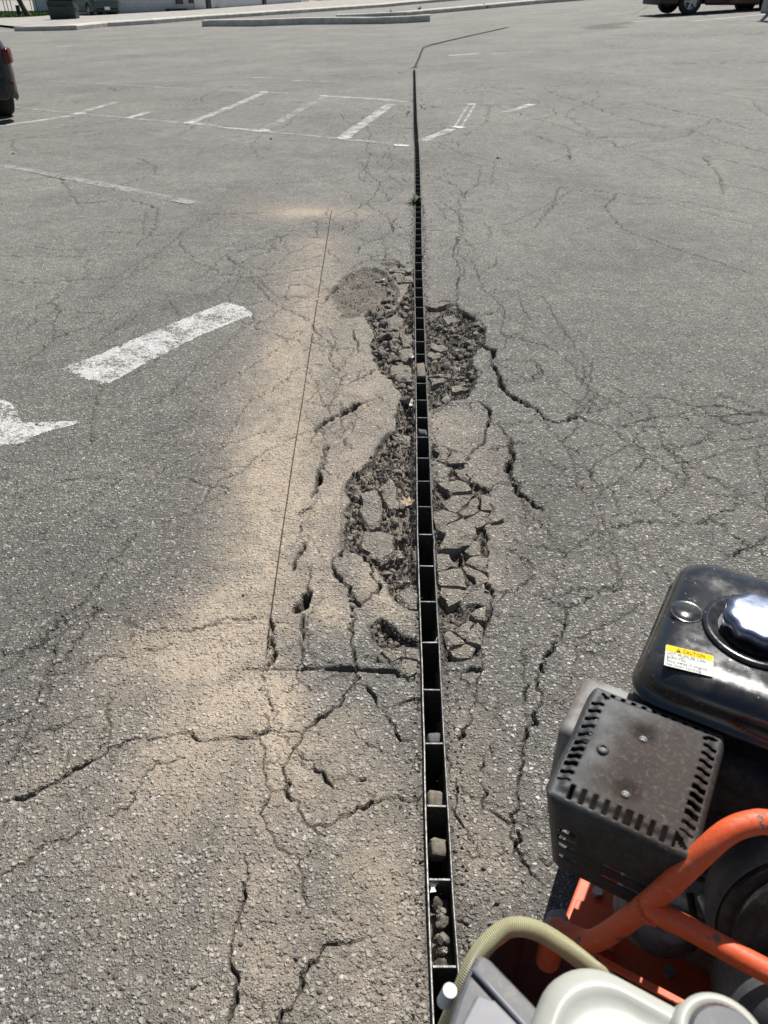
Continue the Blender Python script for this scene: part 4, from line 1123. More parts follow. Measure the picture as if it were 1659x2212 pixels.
def weed(px, py, label, n, h, spread):
    p = G(px, py); root = empty('weed', (p.x, p.y, float(terr(p.x, p.y)) - .02)); tag(root, label, 'plant')
    for k in range(n):
        a = rng.uniform(0, 6.28); L = h * rng.uniform(.5, 1.1); w = L * .12
        dx, dy = math.cos(a), math.sin(a); nx, ny = -dy, dx
        s0 = spread * rng.random() * .3; pts = []
        for j in range(4):
            f = j / 3; r_ = s0 + spread * f ** 1.4 * rng.uniform(.8, 1.2); z_ = L * (f - .25 * f * f)
            ww = w * math.sin(math.pi * min(.98, .15 + f * .85))
            pts += [(dx * r_ - nx * ww, dy * r_ - ny * ww, z_), (dx * r_ + nx * ww, dy * r_ + ny * ww, z_ + .15 * ww)]
        obj_from('leaf', pts, [(2 * j, 2 * j + 1, 2 * j + 3, 2 * j + 2) for j in range(3)], M['weed'], root, True)
weed(897, 437, 'small green weed growing up through the drain slot', 26, .09, .07)
for k, (px, py) in enumerate([(905, 25.5), (1004, 22), (1050, 19), (846, 34)]):
    weed(px, py, ['single grass tuft on the middle kerb, second from its left end', 'taller grass tuft on the middle kerb behind the front kerb end', 'grass tuft farthest right on the middle kerb', 'low grass tuft at the left end of the middle kerb'][k], 9, .34, .14)

# ================================================================== WALK-BEHIND SAW
def painted(name, col, chip=.5, rough=.42, metalcol=(.23, .22, .20)):
    t = NT(name); pos = t.obj()
    n1 = t.noise(pos, 26, 5, .65); n2 = t.noise(pos, 160, 3, .7); n3 = t.noise(pos, 5, 3, .6)
    c = t.mix(t.smooth(.3, .7, n3), tuple(x * .86 for x in col), col)
    c = t.mix(t.math('MULTIPLY', t.smooth(.52, .75, n2), .22), c, (.45, .36, .28))
    sc_ = t.n('ShaderNodeMapping', {'Scale': (1, 9, 4), 'Rotation': (.4, .3, .9)}); t.set(sc_.inputs['Vector'], pos)
    scr = t.noise(sc_.outputs[0], 24, 3, .75)
    c = t.mix(t.math('MULTIPLY', t.smooth(.60, .66, scr), .45), c, (.52, .30, .20))
    c = t.mix(t.math('MULTIPLY', t.smooth(.50, .72, t.noise(pos, 9, 4, .7)), .38), c, (.20, .15, .11))
    f = t.smooth(.70 - .08 * chip, .73 - .08 * chip, n1)
    c = t.mix(f, c, metalcol)
    return t.fin(c, t.math('ADD', rough, t.math('MULTIPLY', n2, .18)), t.math('ADD', n2, t.math('MULTIPLY', f, -1.5)), .0006, .6)
M['orange'] = painted('orange_paint', (.74, .105, .028), .7, .45, (.12, .10, .085))
def tank_material():
    t = NT('black_tank_enamel'); pos = t.obj()
    n = t.noise(pos, 30, 4, .6); v = t.n('ShaderNodeTexVoronoi', {'Scale': 130.0}); t.set(v.inputs['Vector'], pos)
    sc = t.n('ShaderNodeSeparateColor'); t.set(sc.inputs[0], v.outputs['Color'])
    speck = t.math('MULTIPLY', t.smooth(.16, .08, v.outputs['Distance']), t.smooth(.66, .7, sc.outputs[0]))
    film = t.smooth(.42, .75, n)
    c = t.mix(t.math('MULTIPLY', film, .12), (.012, .013, .015), (.22, .19, .15))
    c = t.mix(t.math('MULTIPLY', speck, .7), c, (.42, .38, .32))
    return t.fin(c, t.math('ADD', .17, t.math('ADD', t.math('MULTIPLY', film, .2), t.math('MULTIPLY', speck, .5))), t.noise(pos, 14, 2), .003, .25, Coat_Weight=.5)
M['tank'] = tank_material()
M['shade_red'] = simple('shaded_frame_red', (.10, .014, .009), .7, 0, .4, 14, .4, .001, col2=(.035, .012, .010))  # dark red stands in for orange paint in the engine's shade
M['black'] = simple('black_plastic', (.018, .019, .021), .5, 0, .3, 60, .2, dusty=.55)
M['dark'] = simple('dark_engine', (.03, .029, .028), .7, .2, .4, 40, .4, dusty=.55)
M['rubber'] = simple('rubber', (.022, .022, .022), .85, 0, .3, 50, .3)
M['alu'] = simple('cast_aluminium', (.46, .44, .41), .5, .5, .25, 70, .5, dusty=.55)
M['chrome'] = simple('polished_cap', (.20, .225, .30), .33, 1.0, .25, 30, .35, .002)
M['galv'] = simple('galvanised_sheet', (.24, .24, .235), .68, .15, .3, 30, .5, col2=(.13, .10, .085))
M['bolt'] = simple('zinc_bolt', (.40, .41, .42), .4, .7, .2, 90, dusty=.55)
M['copper'] = simple('copper_tip', (.45, .19, .09), .5, .6, .2, 90)
M['hose'] = None
def hose_material():
    t = NT('braided_hose'); pos = t.n('ShaderNodeTexCoord').outputs['UV']
    w = t.n('ShaderNodeTexWave', {'Scale': 4.5, 'Distortion': .2}, wave_type='BANDS', bands_direction='X'); t.set(w.inputs['Vector'], pos)
    c = t.mix(w.outputs['Fac'], (.36, .355, .20), (.50, .49, .30))
    return t.fin(c, .38, w.outputs['Fac'], .0016, .8, Subsurface_Weight=.25)
M['hose'] = hose_material()
M['jug'] = simple('white_polyethylene', (.38, .395, .355), .38, 0, .04, 12, .1, .001, dusty=.22, Subsurface_Weight=.2)
M['greyplastic'] = simple('grey_plastic', (.075, .08, .09), .5, 0, .15, 20, .1, dusty=.55)
M['greyplastic2'] = simple('grey_plastic_pale', (.16, .165, .19), .45, 0, .12, 20, .1, dusty=.55)
M['yellow'] = simple('label_yellow', (.78, .52, .015), .75, 0, .06, 60, Specular_IOR_Level=.15)
M['label'] = simple('label_white', (.70, .71, .66), .75, 0, .06, 60, Specular_IOR_Level=.15)
M['ink'] = simple('label_ink', (.02, .02, .02), .8, Specular_IOR_Level=.1)
def guard_material():
    t = NT('heat_stained_steel'); pos = t.obj()
    sep = t.n('ShaderNodeSeparateXYZ'); t.set(sep.inputs[0], pos)
    n1 = t.noise(pos, 22, 4, .6); n2 = t.noise(pos, 300, 3, .7)
    # heat tint spreads from the middle of the exhaust side
    dx = t.math('ADD', sep.outputs[0], .062); dy = t.math('ADD', sep.outputs[1], .105)
    d = t.math('SQRT', t.math('ADD', t.math('MULTIPLY', dx, dx), t.math('MULTIPLY', t.math('MULTIPLY', dy, dy), .7)))
    f = t.smooth(.105, .045, t.math('ADD', d, t.math('MULTIPLY', t.math('SUBTRACT', n1, .5), .06)))
    c = t.mix(t.smooth(.3, .7, n1), (.030, .033, .035), (.064, .067, .069))
    c = t.mix(f, c, t.mix(n1, (.019, .012, .010), (.045, .033, .028)))
    for hx, hy in RUST:
        ex = t.math('SUBTRACT', sep.outputs[0], hx); ey = t.math('SUBTRACT', sep.outputs[1], hy)
        dd = t.math('SQRT', t.math('ADD', t.math('MULTIPLY', ex, ex), t.math('MULTIPLY', ey, ey)))
        c = t.mix(t.math('MULTIPLY', t.smooth(.019, .006, t.math('ADD', dd, t.math('MULTIPLY', t.math('SUBTRACT', n1, .5), .02))), .8), c, (.028, .014, .008))
    v = t.n('ShaderNodeTexVoronoi', {'Scale': 210.0}); t.set(v.inputs['Vector'], pos)
    sc = t.n('ShaderNodeSeparateColor'); t.set(sc.inputs[0], v.outputs['Color'])
    speck = t.math('MULTIPLY', t.smooth(.30, .05, v.outputs['Distance']), t.smooth(.5, .9, sc.outputs[0]))
    c = t.mix(t.math('MULTIPLY', t.smooth(.50, .72, t.noise(pos, 170, 5, .8)), t.math('ADD', .12, t.math('MULTIPLY', f, .30))), c, (.22, .185, .15))
    return t.fin(c, t.math('ADD', .56, t.math('MULTIPLY', f, .2)), t.math('ADD', n2, t.math('MULTIPLY', n1, 2)), .0012, .5, Metallic=.1, Specular_IOR_Level=.4)

SL = Vector((.42, .60, 0)); SRZ = R(-30)
saw = empty('concrete_saw', SL, SRZ)
tag(saw, 'orange walk-behind pavement saw with black fuel tank and grey muffler guard', 'saw')
Minv = (Matrix.Translation(SL) @ Matrix.Rotation(SRZ, 4, 'Z')).inverted()
def S(px, py, z): return Minv @ at(px, py, z)
def c6(x, y_): return (1136.6 + x * .3148, 1182.7 + y_ * .3148)
def c7(x, y_): return (1136.6 + x * .3148, 1689.6 + y_ * .3148)
def c8(x, y_): return (921.6 + x * .2315, 1843.2 + y_ * .2315)

def rounded_rect(x0, x1, y0, y1, r, n=6):
    out = []
    for cx, cy, a0 in ((x1 - r, y1 - r, 0), (x0 + r, y1 - r, 90), (x0 + r, y0 + r, 180), (x1 - r, y0 + r, 270)):
        for k in range(n + 1):
            a = R(a0 + 90 * k / n); out.append((cx + r * math.cos(a), cy + r * math.sin(a)))
    return out
def stack(name, outline, levels, mat, parent, cap_bottom=True, crown=0.0):
    """rounded solid: outline scaled about its centre at every level (inset metres, z)"""
    P = np.array(outline); c = P.mean(0); vs_ = []; fs = []; n = len(P)
    half = (P.max(0) - P.min(0)) / 2
    for ins, z in levels:
        k = 1 - ins / half
        for p in P: q_ = c + (p - c) * k; vs_.append((q_[0], q_[1], z))
    L = len(levels)
    for j in range(L - 1):
        for i in range(n): fs.append((j * n + i, j * n + (i + 1) % n, (j + 1) * n + (i + 1) % n, (j + 1) * n + i))
    vs_.append((c[0], c[1], levels[-1][1] + crown)); t_ = len(vs_) - 1
    for i in range(n): fs.append(((L - 1) * n + i, (L - 1) * n + (i + 1) % n, t_))
    if cap_bottom: fs.append(tuple(range(n))[::-1])
    return obj_from(name, vs_, fs, mat, parent, True)

# --- fuel tank
TZ = .668
tank = stack('fuel_tank', rounded_rect(-.132, .27, .008, .285, .042, 8), [(.012, .575), (.004, .583), (.0, .592), (.0, .612), (-.004, .614), (-.004, .618), (.0, .620), (.001, .640), (.006, .654), (.014, .662), (.026, .667), (.05, TZ)], M['tank'], saw, True, .0)
cap_c = S(1645, 1350, TZ + .012)
mb = MB(); mb.lathe([(.068, -.004), (.070, .003), (.067, .0055), (.062, .005), (.054, .002), (.050, .0005)], (cap_c.x, cap_c.y, TZ + .0005), n=48)
mb.build('filler_ring', M['tank'], tank, True)
mb = MB(); mb.lathe([(0, .0006), (.048, .0006)], (cap_c.x, cap_c.y, TZ + .0003), n=40); mb.build('filler_recess', M['black'], tank, True)
mb = MB()
prof = [(.034, .0), (.041, .004), (.0465, .008), (.0475, .022), (.0445, .027), (.036, .0285), (.018, .0288), (0, .0288)]
mb.lathe(prof, (cap_c.x, cap_c.y, TZ + .001), n=72)
for v in mb.bm.verts:
    dx, dy = v.co.x - cap_c.x, v.co.y - cap_c.y; r_ = math.hypot(dx, dy)
    if r_ > .029:
        k = 1 + .045 * math.cos(9 * math.atan2(dy, dx)); v.co.x = cap_c.x + dx * k; v.co.y = cap_c.y + dy * k
mb.build('fuel_cap', M['chrome'], tank, True)
e_c = S(*c6(1100, 440), TZ)
mb = MB(); mb.lathe([(.0225, -.001), (.0225, .0012), (.0205, .0022), (.0195, .0014), (.0185, .0014), (.0175, .0022), (.0, .0024)], (e_c.x, e_c.y, TZ - .0012), n=36)
mb.build('tank_boss', M['tank'], tank, True)
# warning label
lc = [S(*c6(*p), TZ) for p in ((975, 675), (1300, 745), (1265, 890), (930, 800))]
ctr = sum(lc, Vector()) / 4
lx = ((lc[1] - lc[0]) + (lc[2] - lc[3])).normalized(); ly = Vector((0, 0, 1)).cross(lx)
LW = ((lc[1] - lc[0]).length + (lc[2] - lc[3]).length) / 2; LH = ((lc[0] - lc[3]).length + (lc[1] - lc[2]).length) / 2
def lab(x, y_, z=0.0): return ctr + lx * x * LW / 2 + ly * y_ * LH / 2 + Vector((0, 0, TZ + .0006 + z - ctr.z))
rr = rounded_rect(-1, 1, -1, 1, .06, 3)
sticker = obj_from('warning_label', [lab(x, y_) for x, y_ in rr], [tuple(range(len(rr)))], M['label'], tank)
obj_from('label_band', [lab(-.98, .40, .0003), lab(.98, .40, .0003), lab(.98, .97, .0003), lab(-.98, .97, .0003)], [(0, 1, 2, 3)], M['yellow'], tank)
def text(body, x, y_, size, parent, name='lettering', z=.0006, fit=.8):
    cu = bpy.data.curves.new(name, 'FONT'); cu.body = body; cu.size = size * LH / 2; cu.space_character = 1.08
    to = bpy.data.objects.new(name + '_tmp', cu); COL.objects.link(to)
    bpy.context.view_layer.update()
    dg = bpy.context.evaluated_depsgraph_get()
    me_ = bpy.data.meshes.new_from_object(to.evaluated_get(dg)); bpy.data.objects.remove(to, do_unlink=True)
    me_.name = name; me_.materials.clear(); me_.materials.append(M['ink'])
    o_ = lab(x, y_, z)
    wid = max(v.co.x for v in me_.vertices); stretch = fit * LW / wid
    for v in me_.vertices: v.co = o_ + lx * (v.co.x * stretch) + ly * v.co.y + Vector((0, 0, .0001))
    return link(bpy.data.objects.new(name, me_), parent)
text('CAUTION', -.28, .52, .46, tank, fit=.46)
text('HOT MUFFLER CAN', -.92, .06, .38, tank, fit=.80)
text('BURN YOU.', -.92, -.28, .38, tank, fit=.42)
text('Stay away if engine', -.92, -.60, .36, tank, fit=.84)
text('has been running.', -.92, -.92, .36, tank, fit=.74)
obj_from('warning_triangle', [lab(-.56, .48, .0006), lab(-.36, .48, .0006), lab(-.46, .9, .0006)], [(0, 1, 2)], M['ink'], tank)
obj_from('warning_mark', [lab(-.47, .56, .0009), lab(-.45, .56, .0009), lab(-.44, .76, .0009), lab(-.48, .76, .0009)], [(0, 1, 2, 3)], M['yellow'], tank)

# --- muffler and its guard
stack('muffler', rounded_rect(-.196, -.03, -.066, .046, .012, 3), [(.0, .46), (.0, .575), (.004, .585), (.012, .588)], M['galv'], saw)
GX0, GX1, GY0, GY1, GZ0, GZ1 = -.176, -.010, -.186, .004, .492, .622
def guard_mesh():
    """pressed sheet box with vent slots cut through rim and walls"""
    nx, ny = 64, 76
    V = {}; vs_ = []; fs = []
    R0 = .018
    def vid(key, co):
        if key not in V: V[key] = len(vs_); vs_.append(co)
        return V[key]
    def top_co(i, j):
        x = GX0 + (GX1 - GX0) * i / nx; y_ = GY0 + (GY1 - GY0) * j / ny
        # rounded corners in plan
        cx = min(max(x, GX0 + .022), GX1 - .022); cy = min(max(y_, GY0 + .022), GY1 - .022)
        dx, dy = x - cx, y_ - cy
        if dx and dy:
            m_ = max(abs(dx), abs(dy)); d = math.hypot(dx, dy); x = cx + dx * m_ / d; y_ = cy + dy * m_ / d
        e = min(x - GX0, GX1 - x, y_ - GY0, GY1 - y_)
        z = GZ1 - .0045 * (1 - float(sm(.012, .019, e)))          # raised middle
        z -= .010 * max(0, 1 - e / .008) ** 2
        for hx, hy, hr, hd in HOLES: z -= hd * math.exp(-((x - hx) ** 2 + (y_ - hy) ** 2) / hr ** 2)
        z += .0018 * float(vnoise(x, y_, 28, 3))
        if (x - GX0) < .03: z -= .010 * max(0, 1 - abs(y_ + .085) / .05) * (1 - (x - GX0) / .03)   # knocked-in left edge
        return (x, y_, z)
    def slot(i, j):
        x = (i + .5) / nx; y_ = (j + .5) / ny
        m1 = (.045, .135)
        if m1[0] * .9 < y_ < m1[1] and .14 < x < .86: return ((x * 13.0) % 1) < .42 and y_ > .03
        if .865 < x < .955 and .14 < y_ < .86: return ((y_ * 15) % 1) < .45
        if .045 < x < .135 and .14 < y_ < .86: return ((y_ * 15) % 1) < .45
        if .915 < y_ < .96 and .16 < x < .86: return ((x * 13) % 1) < .42
        for a, b in (((.09, .93), (.14, .89)), ((.86, .87), (.93, .91)), ((.87, .10), (.94, .05))):
            t_ = np.clip(((x - a[0]) * (b[0] - a[0]) + (y_ - a[1]) * (b[1] - a[1])) / ((b[0] - a[0]) ** 2 + (b[1] - a[1]) ** 2), 0, 1)
            if math.hypot(x - a[0] - t_ * (b[0] - a[0]), y_ - a[1] - t_ * (b[1] - a[1])) < .017: return True
        return False
    for i in range(nx):
        for j in range(ny):
            if slot(i, j): continue
            fs.append(tuple(vid((a, b), top_co(a, b)) for a, b in ((i, j), (i + 1, j), (i + 1, j + 1), (i, j + 1))))
    ring = [(i, 0) for i in range(nx)] + [(nx, j) for j in range(ny)] + [(nx - i, ny) for i in range(nx)] + [(0, ny - j) for j in range(ny)]
    n = len(ring); NZ = 16
    def wall(k, lv):
        i, j = ring[k % n]; x, y_, z = top_co(i, j)
        x += (-.07 - x) * .20 * lv / NZ; y_ += (-.09 - y_) * .06 * lv / NZ
        return (x, y_, z + (GZ0 - z) * lv / NZ)
    def key(k, lv): return ring[k % n] if lv == 0 else ('w', k % n, lv)
    for k in range(n):
        for lv in range(NZ):
            if k < nx and lv in (5, 7, 9, 12) and (.10 < k / nx < .24 or (.46 < k / nx < .85 and lv in (9, 12))): continue      # long louvres in the front wall
            fs.append((vid(key(k, lv), wall(k, lv)), vid(key(k, lv + 1), wall(k, lv + 1)), vid(key(k + 1, lv + 1), wall(k + 1, lv + 1)), vid(key(k + 1, lv), wall(k + 1, lv))))
    return vs_, fs
HP = [S(*c6(812, 1285), GZ1), S(*c6(525, 1392), GZ1), S(*c7(688, 60), GZ1)]
RUST = [(HP[0].x, HP[0].y), (HP[2].x, HP[2].y)]
M['guard'] = guard_material()
HOLES = [(HP[0].x, HP[0].y, .013, .010), (HP[1].x, HP[1].y, .0065, -.0025), (HP[2].x, HP[2].y, .013, .009)]
gv, gf = guard_mesh()
guard = obj_from('muffler_guard', gv, gf, M['guard'], saw, True)
guard.data.set_sharp_from_angle(angle=R(50))
so = guard.modifiers.new('sheet', 'SOLIDIFY'); so.thickness = .0014
for k, h in enumerate(HP):
    mb = MB()
    if k == 1:
        mb.lathe([(.0075, 0), (.0065, .003), (.0038, .0032), (.003, -.002)], (h.x, h.y, GZ1 + .001), n=20); mb.build('rivet', M['guard'], guard, True)
        mb = MB(); mb.lathe([(0, 0), (.0036, 0)], (h.x, h.y, GZ1 + .0025), n=16); mb.build('rivet_hole', M['black'], guard)
    else:
        mb.lathe([(.0052, 0), (.005, .002), (.0035, .0034), (0, .0038)], (h.x, h.y, GZ1 - .0098 + .001 * k), n=18)
        o = mb.build('screw', M['bolt'], guard, True)
        mb = MB(); mb.box((h.x, h.y, GZ1 - .0059 + .001 * k), (.006, .0012, .0008)); mb.box((h.x, h.y, GZ1 - .0059 + .001 * k), (.0012, .006, .0007)); mb.build('screw_slot', M['black'], guard)
o_ = S(*c7(500, 600), .47)
mb = MB(); mb.tube([(o_.x - .045, o_.y + .02, .485), (o_.x - .01, o_.y + .012, .48), (o_.x + .02, o_.y + .02, .478)], .013, 14); mb.build('exhaust_outlet', M['galv'], saw, True)

# --- engine below the tank
mb = MB(); mb.box((.06, .09, .43), (.28, .22, .30), bevel=.02, seg=2); mb.build('engine_shroud', M['dark'], saw, True, angle=R(40))
mb = MB(); mb.box((.10, .06, .31), (.26, .26, .14), bevel=.015, seg=2)
for k in range(7): mb.box((-.03, .07, .33 + .022 * k), (.06, .18, .006))
mb.build('engine_block', M['alu'], saw, True, angle=R(40))
mb = MB(); mb.box((-.07, .19, .33), (.12, .16, .20), bevel=.012, seg=2); mb.box((.02, .30, .27), (.30, .05, .10), bevel=.008, seg=1); mb.build('cylinder_head', M['dark'], saw, True, angle=R(40))
rc = S(1745, 1985, .43)
mb = MB(); q_ = Euler((R(72), 0, R(18))).to_matrix()
mb.lathe([(0, .052), (.045, .052), (.05, .048), (.085, .046), (.092, .040), (.094, .03), (.105, .028), (.108, .02), (.108, 0)], (rc.x, rc.y, rc.z), n=48, rot=q_); mb.build('recoil_cover', M['black'], saw, True, angle=R(35))
mb = MB(); mb.lathe([(.109, .022), (.116, .018), (.117, .0), (.113, -.03)], (rc.x, rc.y, rc.z), n=48, rot=q_); mb.build('cooling_shroud', M['greyplastic'], saw, True)
r2 = S(1725, 2200, .36)
mb = MB(); mb.lathe([(0, .05), (.05, .05), (.062, .045), (.072, .03), (.085, .025), (.088, .0), (.088, -.05)], (r2.x, r2.y, r2.z), n=40, rot=q_); mb.build('belt_pulley_cover', M['greyplastic'], saw, True, angle=R(35))
# bracket, spark plug, small controls
def plate(name, pts, z0, z1, th, mat):
    top = [S(px, py, z0 + (z1 - z0) * i / max(1, len(pts) - 1)) if not isinstance(z0, (list, tuple)) else S(px, py, z0[i]) for i, (px, py) in enumerate(pts)]
    n = len(top); vs_ = top + [p - Vector((0, 0, th)) for p in top]
    fs = [tuple(range(n)), tuple(range(n, 2 * n))[::-1]] + [(i, n + i, n + (i + 1) % n, (i + 1) % n) for i in range(n)]
    o = obj_from(name, vs_, fs, mat, saw)
    bv = o.modifiers.new('edge', 'BEVEL'); bv.width = .0012; bv.segments = 2
    return o
c9 = lambda x, y_: (1459.2 + x * .1562, 1574.4 + y_ * .1562)
plate('lever_bracket', [c9(560, 900), c9(760, 1070), c9(900, 1240), c9(840, 1500), c9(860, 1700), c9(780, 1985), c9(590, 1900), c9(620, 1800), c9(700, 1680), c9(590, 1430), c9(550, 1200), c9(575, 1000)], [.50, .50, .50, .48, .46, .44, .44, .45, .46, .48, .49, .5], 0, .004, M['alu'])
plate('cable_clamp', [c9(560, 1180), c9(600, 1170), c9(720, 1320), c9(660, 1360)], [.507] * 4, 0, .006, M['black'])
plate('mount_tab', [c9(660, 560), c9(900, 540), c9(890, 680), c9(820, 900), c9(700, 820)], [.46] * 5, 0, .004, M['dark'])
plate('clip', [c9(1060, 580), c9(1200, 600), c9(1190, 740), c9(1050, 730)], [.47] * 4, 0, .004, M['alu'])
p0 = S(*c9(640, 1050), .498); p1 = S(*c9(642, 900), .512); p2 = S(*c9(645, 880), .52)
mb = MB(); mb.cyl(p0, p1, .0075, .0065, 14); mb.build('spark_plug', M['black'], saw, True, angle=R(40))
mb = MB(); mb.cyl(p1, p2, .0038, .003, 12); mb.build('spark_plug_tip', M['copper'], saw, True, angle=R(40))
cc9 = lambda x, y_: (1382.4 + x * .1667, 1920 + y_ * .1667)
mb = MB(); b_ = S(*cc9(1045, 290), .36); mb.box(b_, (.030, .024, .034), Euler((0, 0, R(-10))).to_matrix(), bevel=.003); mb.build('carburettor_boss', M['alu'], saw, True, angle=R(40))
mb = MB(); mb.tube([S(*cc9(800, 90), .42), S(*cc9(860, 250), .41), S(*cc9(930, 430), .40), S(*cc9(1010, 545), .40), S(*cc9(1060, 575), .40)], [.006, .006, .0055, .006, .0075], 10); mb.build('throttle_lever', M['alu'], saw, True)
mb = MB(); mb.tube([S(1560, 1800, .42), S(1590, 1880, .42), S(1580, 1960, .40), S(1600, 2060, .38), S(1590, 2140, .36), S(1610, 2240, .36)], .006, 10); mb.build('fuel_line', M['greyplastic'], saw, True)
mb = MB(); mb.tube([S(1490, 1930, .38), S(1500, 1990, .37), S(1490, 2050, .36)], .005, 10); mb.build('cable', M['rubber'], saw, True)
o_ = S(1400, 1990, .33)
mb = MB(); mb.lathe([(.0, .0), (.055, .0), (.06, -.006), (.06, -.05)], (o_.x + .01, o_.y + .03, .36), n=32); mb.build('gearcase', M['galv'], saw, True, angle=R(40))

mb = MB(); mb.box((-.115, .25, .18), (.15, .16, .24), bevel=.012, seg=2); mb.build('shadow_box', M['dark'], saw, True, angle=R(40))  # unseen box added behind the muffler to shade the ground beside the deck
# --- orange chassis
mb = MB()
mb.box((.10, .105, .225), (.46, .45, .022), bevel=.003, seg=2)
mb.build('deck', M['orange'], saw)
mb = MB()
mb.box((-.126, .11, .19), (.006, .43, .075)); mb.box((.325, .11, .19), (.006, .43, .075)); mb.build('deck_skirt', M['orange'], saw)
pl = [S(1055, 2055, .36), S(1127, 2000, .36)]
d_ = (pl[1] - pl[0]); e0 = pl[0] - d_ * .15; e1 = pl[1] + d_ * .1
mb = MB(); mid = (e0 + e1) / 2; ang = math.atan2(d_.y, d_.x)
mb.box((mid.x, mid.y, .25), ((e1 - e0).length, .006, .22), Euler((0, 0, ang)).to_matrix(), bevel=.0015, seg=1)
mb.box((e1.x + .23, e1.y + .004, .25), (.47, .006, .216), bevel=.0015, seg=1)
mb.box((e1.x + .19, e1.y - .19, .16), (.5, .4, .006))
mb.build('chassis_frame', M['shade_red'], saw)  # shade inside the frame is put into this colour
mb = MB(); mb.box((mid.x, mid.y, .3625), ((e1 - e0).length, .009, .005), Euler((0, 0, ang)).to_matrix(), bevel=.001, seg=1); mb.box((e1.x + .23, e1.y + .004, .361), (.47, .009, .005), bevel=.001, seg=1); mb.build('frame_lit_edge', M['orange'], saw)  # sunlit top edge of the same plates, left in orange
plate('gusset', [c7(350, 800), c7(540, 860), c7(640, 900), c7(600, 1165), c7(450, 1120), c7(300, 1045), c7(285, 965)], [.262] * 7, 0, .008, M['orange'])
mb = MB(); b_ = S(*c7(215, 950), .40); mb.cyl(b_ - Vector((0, 0, .012)), b_, .0145, .0145, 20); mb.cyl(b_, b_ + Vector((0, 0, .010)), .011, .010, 6); mb.build('bolt', M['bolt'], saw, True, angle=R(30))
mb = MB(); mb.cyl(b_ - Vector((0, 0, .10)), b_ - Vector((0, 0, .0125)), .016, .016, 20); mb.build('mount_post', M['orange'], saw, True, angle=R(30))
# handle tube with side branch
def smooth_path(pts, n=6):
    P = [Vector(p) for p in pts]; out = []
    for i in range(len(P) - 1):
        p0_, p1_, p2_, p3_ = P[max(i - 1, 0)], P[i], P[i + 1], P[min(i + 2, len(P) - 1)]
        for k in range(n):
            t_ = k / n
            out.append(.5 * ((2 * p1_) + (p2_ - p0_) * t_ + (2 * p0_ - 5 * p1_ + 4 * p2_ - p3_) * t_ ** 2 + (3 * p1_ - p0_ - 3 * p2_ + p3_) * t_ ** 3))
    return out + [P[-1]]
TR_ = .0126
hp = [S(*c7(180, 990), .405), S(*c7(330, 1062), .415), S(*c7(440, 1092), .43), S(*c7(560, 1040), .46), S(*c7(780, 880), .52), S(*c7(1000, 690), .575), S(*c7(1200, 500), .615), S(*c7(1330, 380), .635), S(*c7(1440, 312), .645), S(*c7(1560, 278), .65), S(*c7(1659, 276), .65), S(*c7(2000, 330), .65), S(*c7(2300, 420), .64)]
mb = MB(); mb.tube(smooth_path(hp), TR_, 22); mb.build('handle_tube', M['orange'], saw, True)
bp = [S(*c7(845, 855), .535), S(*c7(960, 930), .54), S(*c7(1100, 995), .54), S(*c7(1400, 1160), .54), S(*c7(1659, 1300), .54), S(*c7(2000, 1480), .54)]
mb = MB(); mb.tube(smooth_path(bp), [TR_ * .94] * (5 * 6 + 1), 22); mb.build('handle_branch', M['orange'], saw, True)
wj = S(*c7(865, 868), .538); mb = MB()
for k in range(16):
    a = 2 * math.pi * k / 16; mb.lathe([(0, .004), (.0035, .002), (.0045, -.001), (0, -.004)], wj + Vector((.0135 * math.cos(a), .0105 * math.sin(a), .008 * math.sin(a))), n=8)
mb.build('weld_bead', M['orange'], saw, True)
for sx, sy in ((-.10, -.03), (-.10, .05), (.02, -.09)):
    mb = MB(); mb.cyl((sx, sy, .236), (sx, sy, .246), .0085, .008, 6); mb.build('bolt', M['bolt'], saw)
# --- water hose
hz_ = smooth_path([S(*c8(60, 1900), .40), S(*c8(200, 1600), .46), S(*c8(330, 1280), .50), S(*c8(440, 1020), .525), S(*c8(560, 850), .54), S(*c8(720, 715), .55), S(*c8(880, 685), .555), S(*c8(1060, 735), .55), S(*c8(1250, 850), .54), S(*c8(1430, 985), .52), S(*c8(1560, 1090), .50), S(*c8(1700, 1190), .46)], 10)
mb = MB(); mb.tube(hz_, .0098, 18)
o = mb.build('water_hose', M['hose'], saw, True)
uvl = o.data.uv_layers.new(name='UVMap'); nh = 18
vi = np.zeros(len(o.data.loops), int); o.data.loops.foreach_get('vertex_index', vi)
uvs = np.zeros((len(vi), 2)); uvs[:, 0] = (vi // nh) / 12.0 + (vi % nh) / nh * .03; uvs[:, 1] = (vi % nh) / nh
uvl.data.foreach_set('uv', uvs.ravel())
# --- grey plastic side console
cz = .655
outl = [c8(505, 925), c8(600, 985), c8(1040, 1440), c8(1200, 1650), c8(1500, 2100), c8(60, 2200), c8(200, 1593), c8(285, 1330), c8(390, 1080), c8(460, 955)]
def slab(name, outline, z, th, mat, bevel=.004, zs=None):
    top = [S(px, py, z if zs is None else zs[i]) for i, (px, py) in enumerate(outline)]
    n = len(top); vs_ = top + [p - Vector((0, 0, th)) for p in top]
    fs = [tuple(range(n)), tuple(range(n, 2 * n))[::-1]] + [(i, n + i, n + (i + 1) % n, (i + 1) % n) for i in range(n)]
    o = obj_from(name, vs_, fs, mat, saw)
    bv = o.modifiers.new('edge', 'BEVEL'); bv.width = bevel; bv.segments = 3
    return o
con = slab('side_console', outl, cz, .05, M['greyplastic'], .006)
pan = slab('console_panel', [c8(470, 1310), c8(640, 1370), c8(900, 1640), c8(1250, 2080), c8(150, 2150), c8(300, 1640)], cz + .0035, .006, M['greyplastic2'], .0025); pan.parent = con
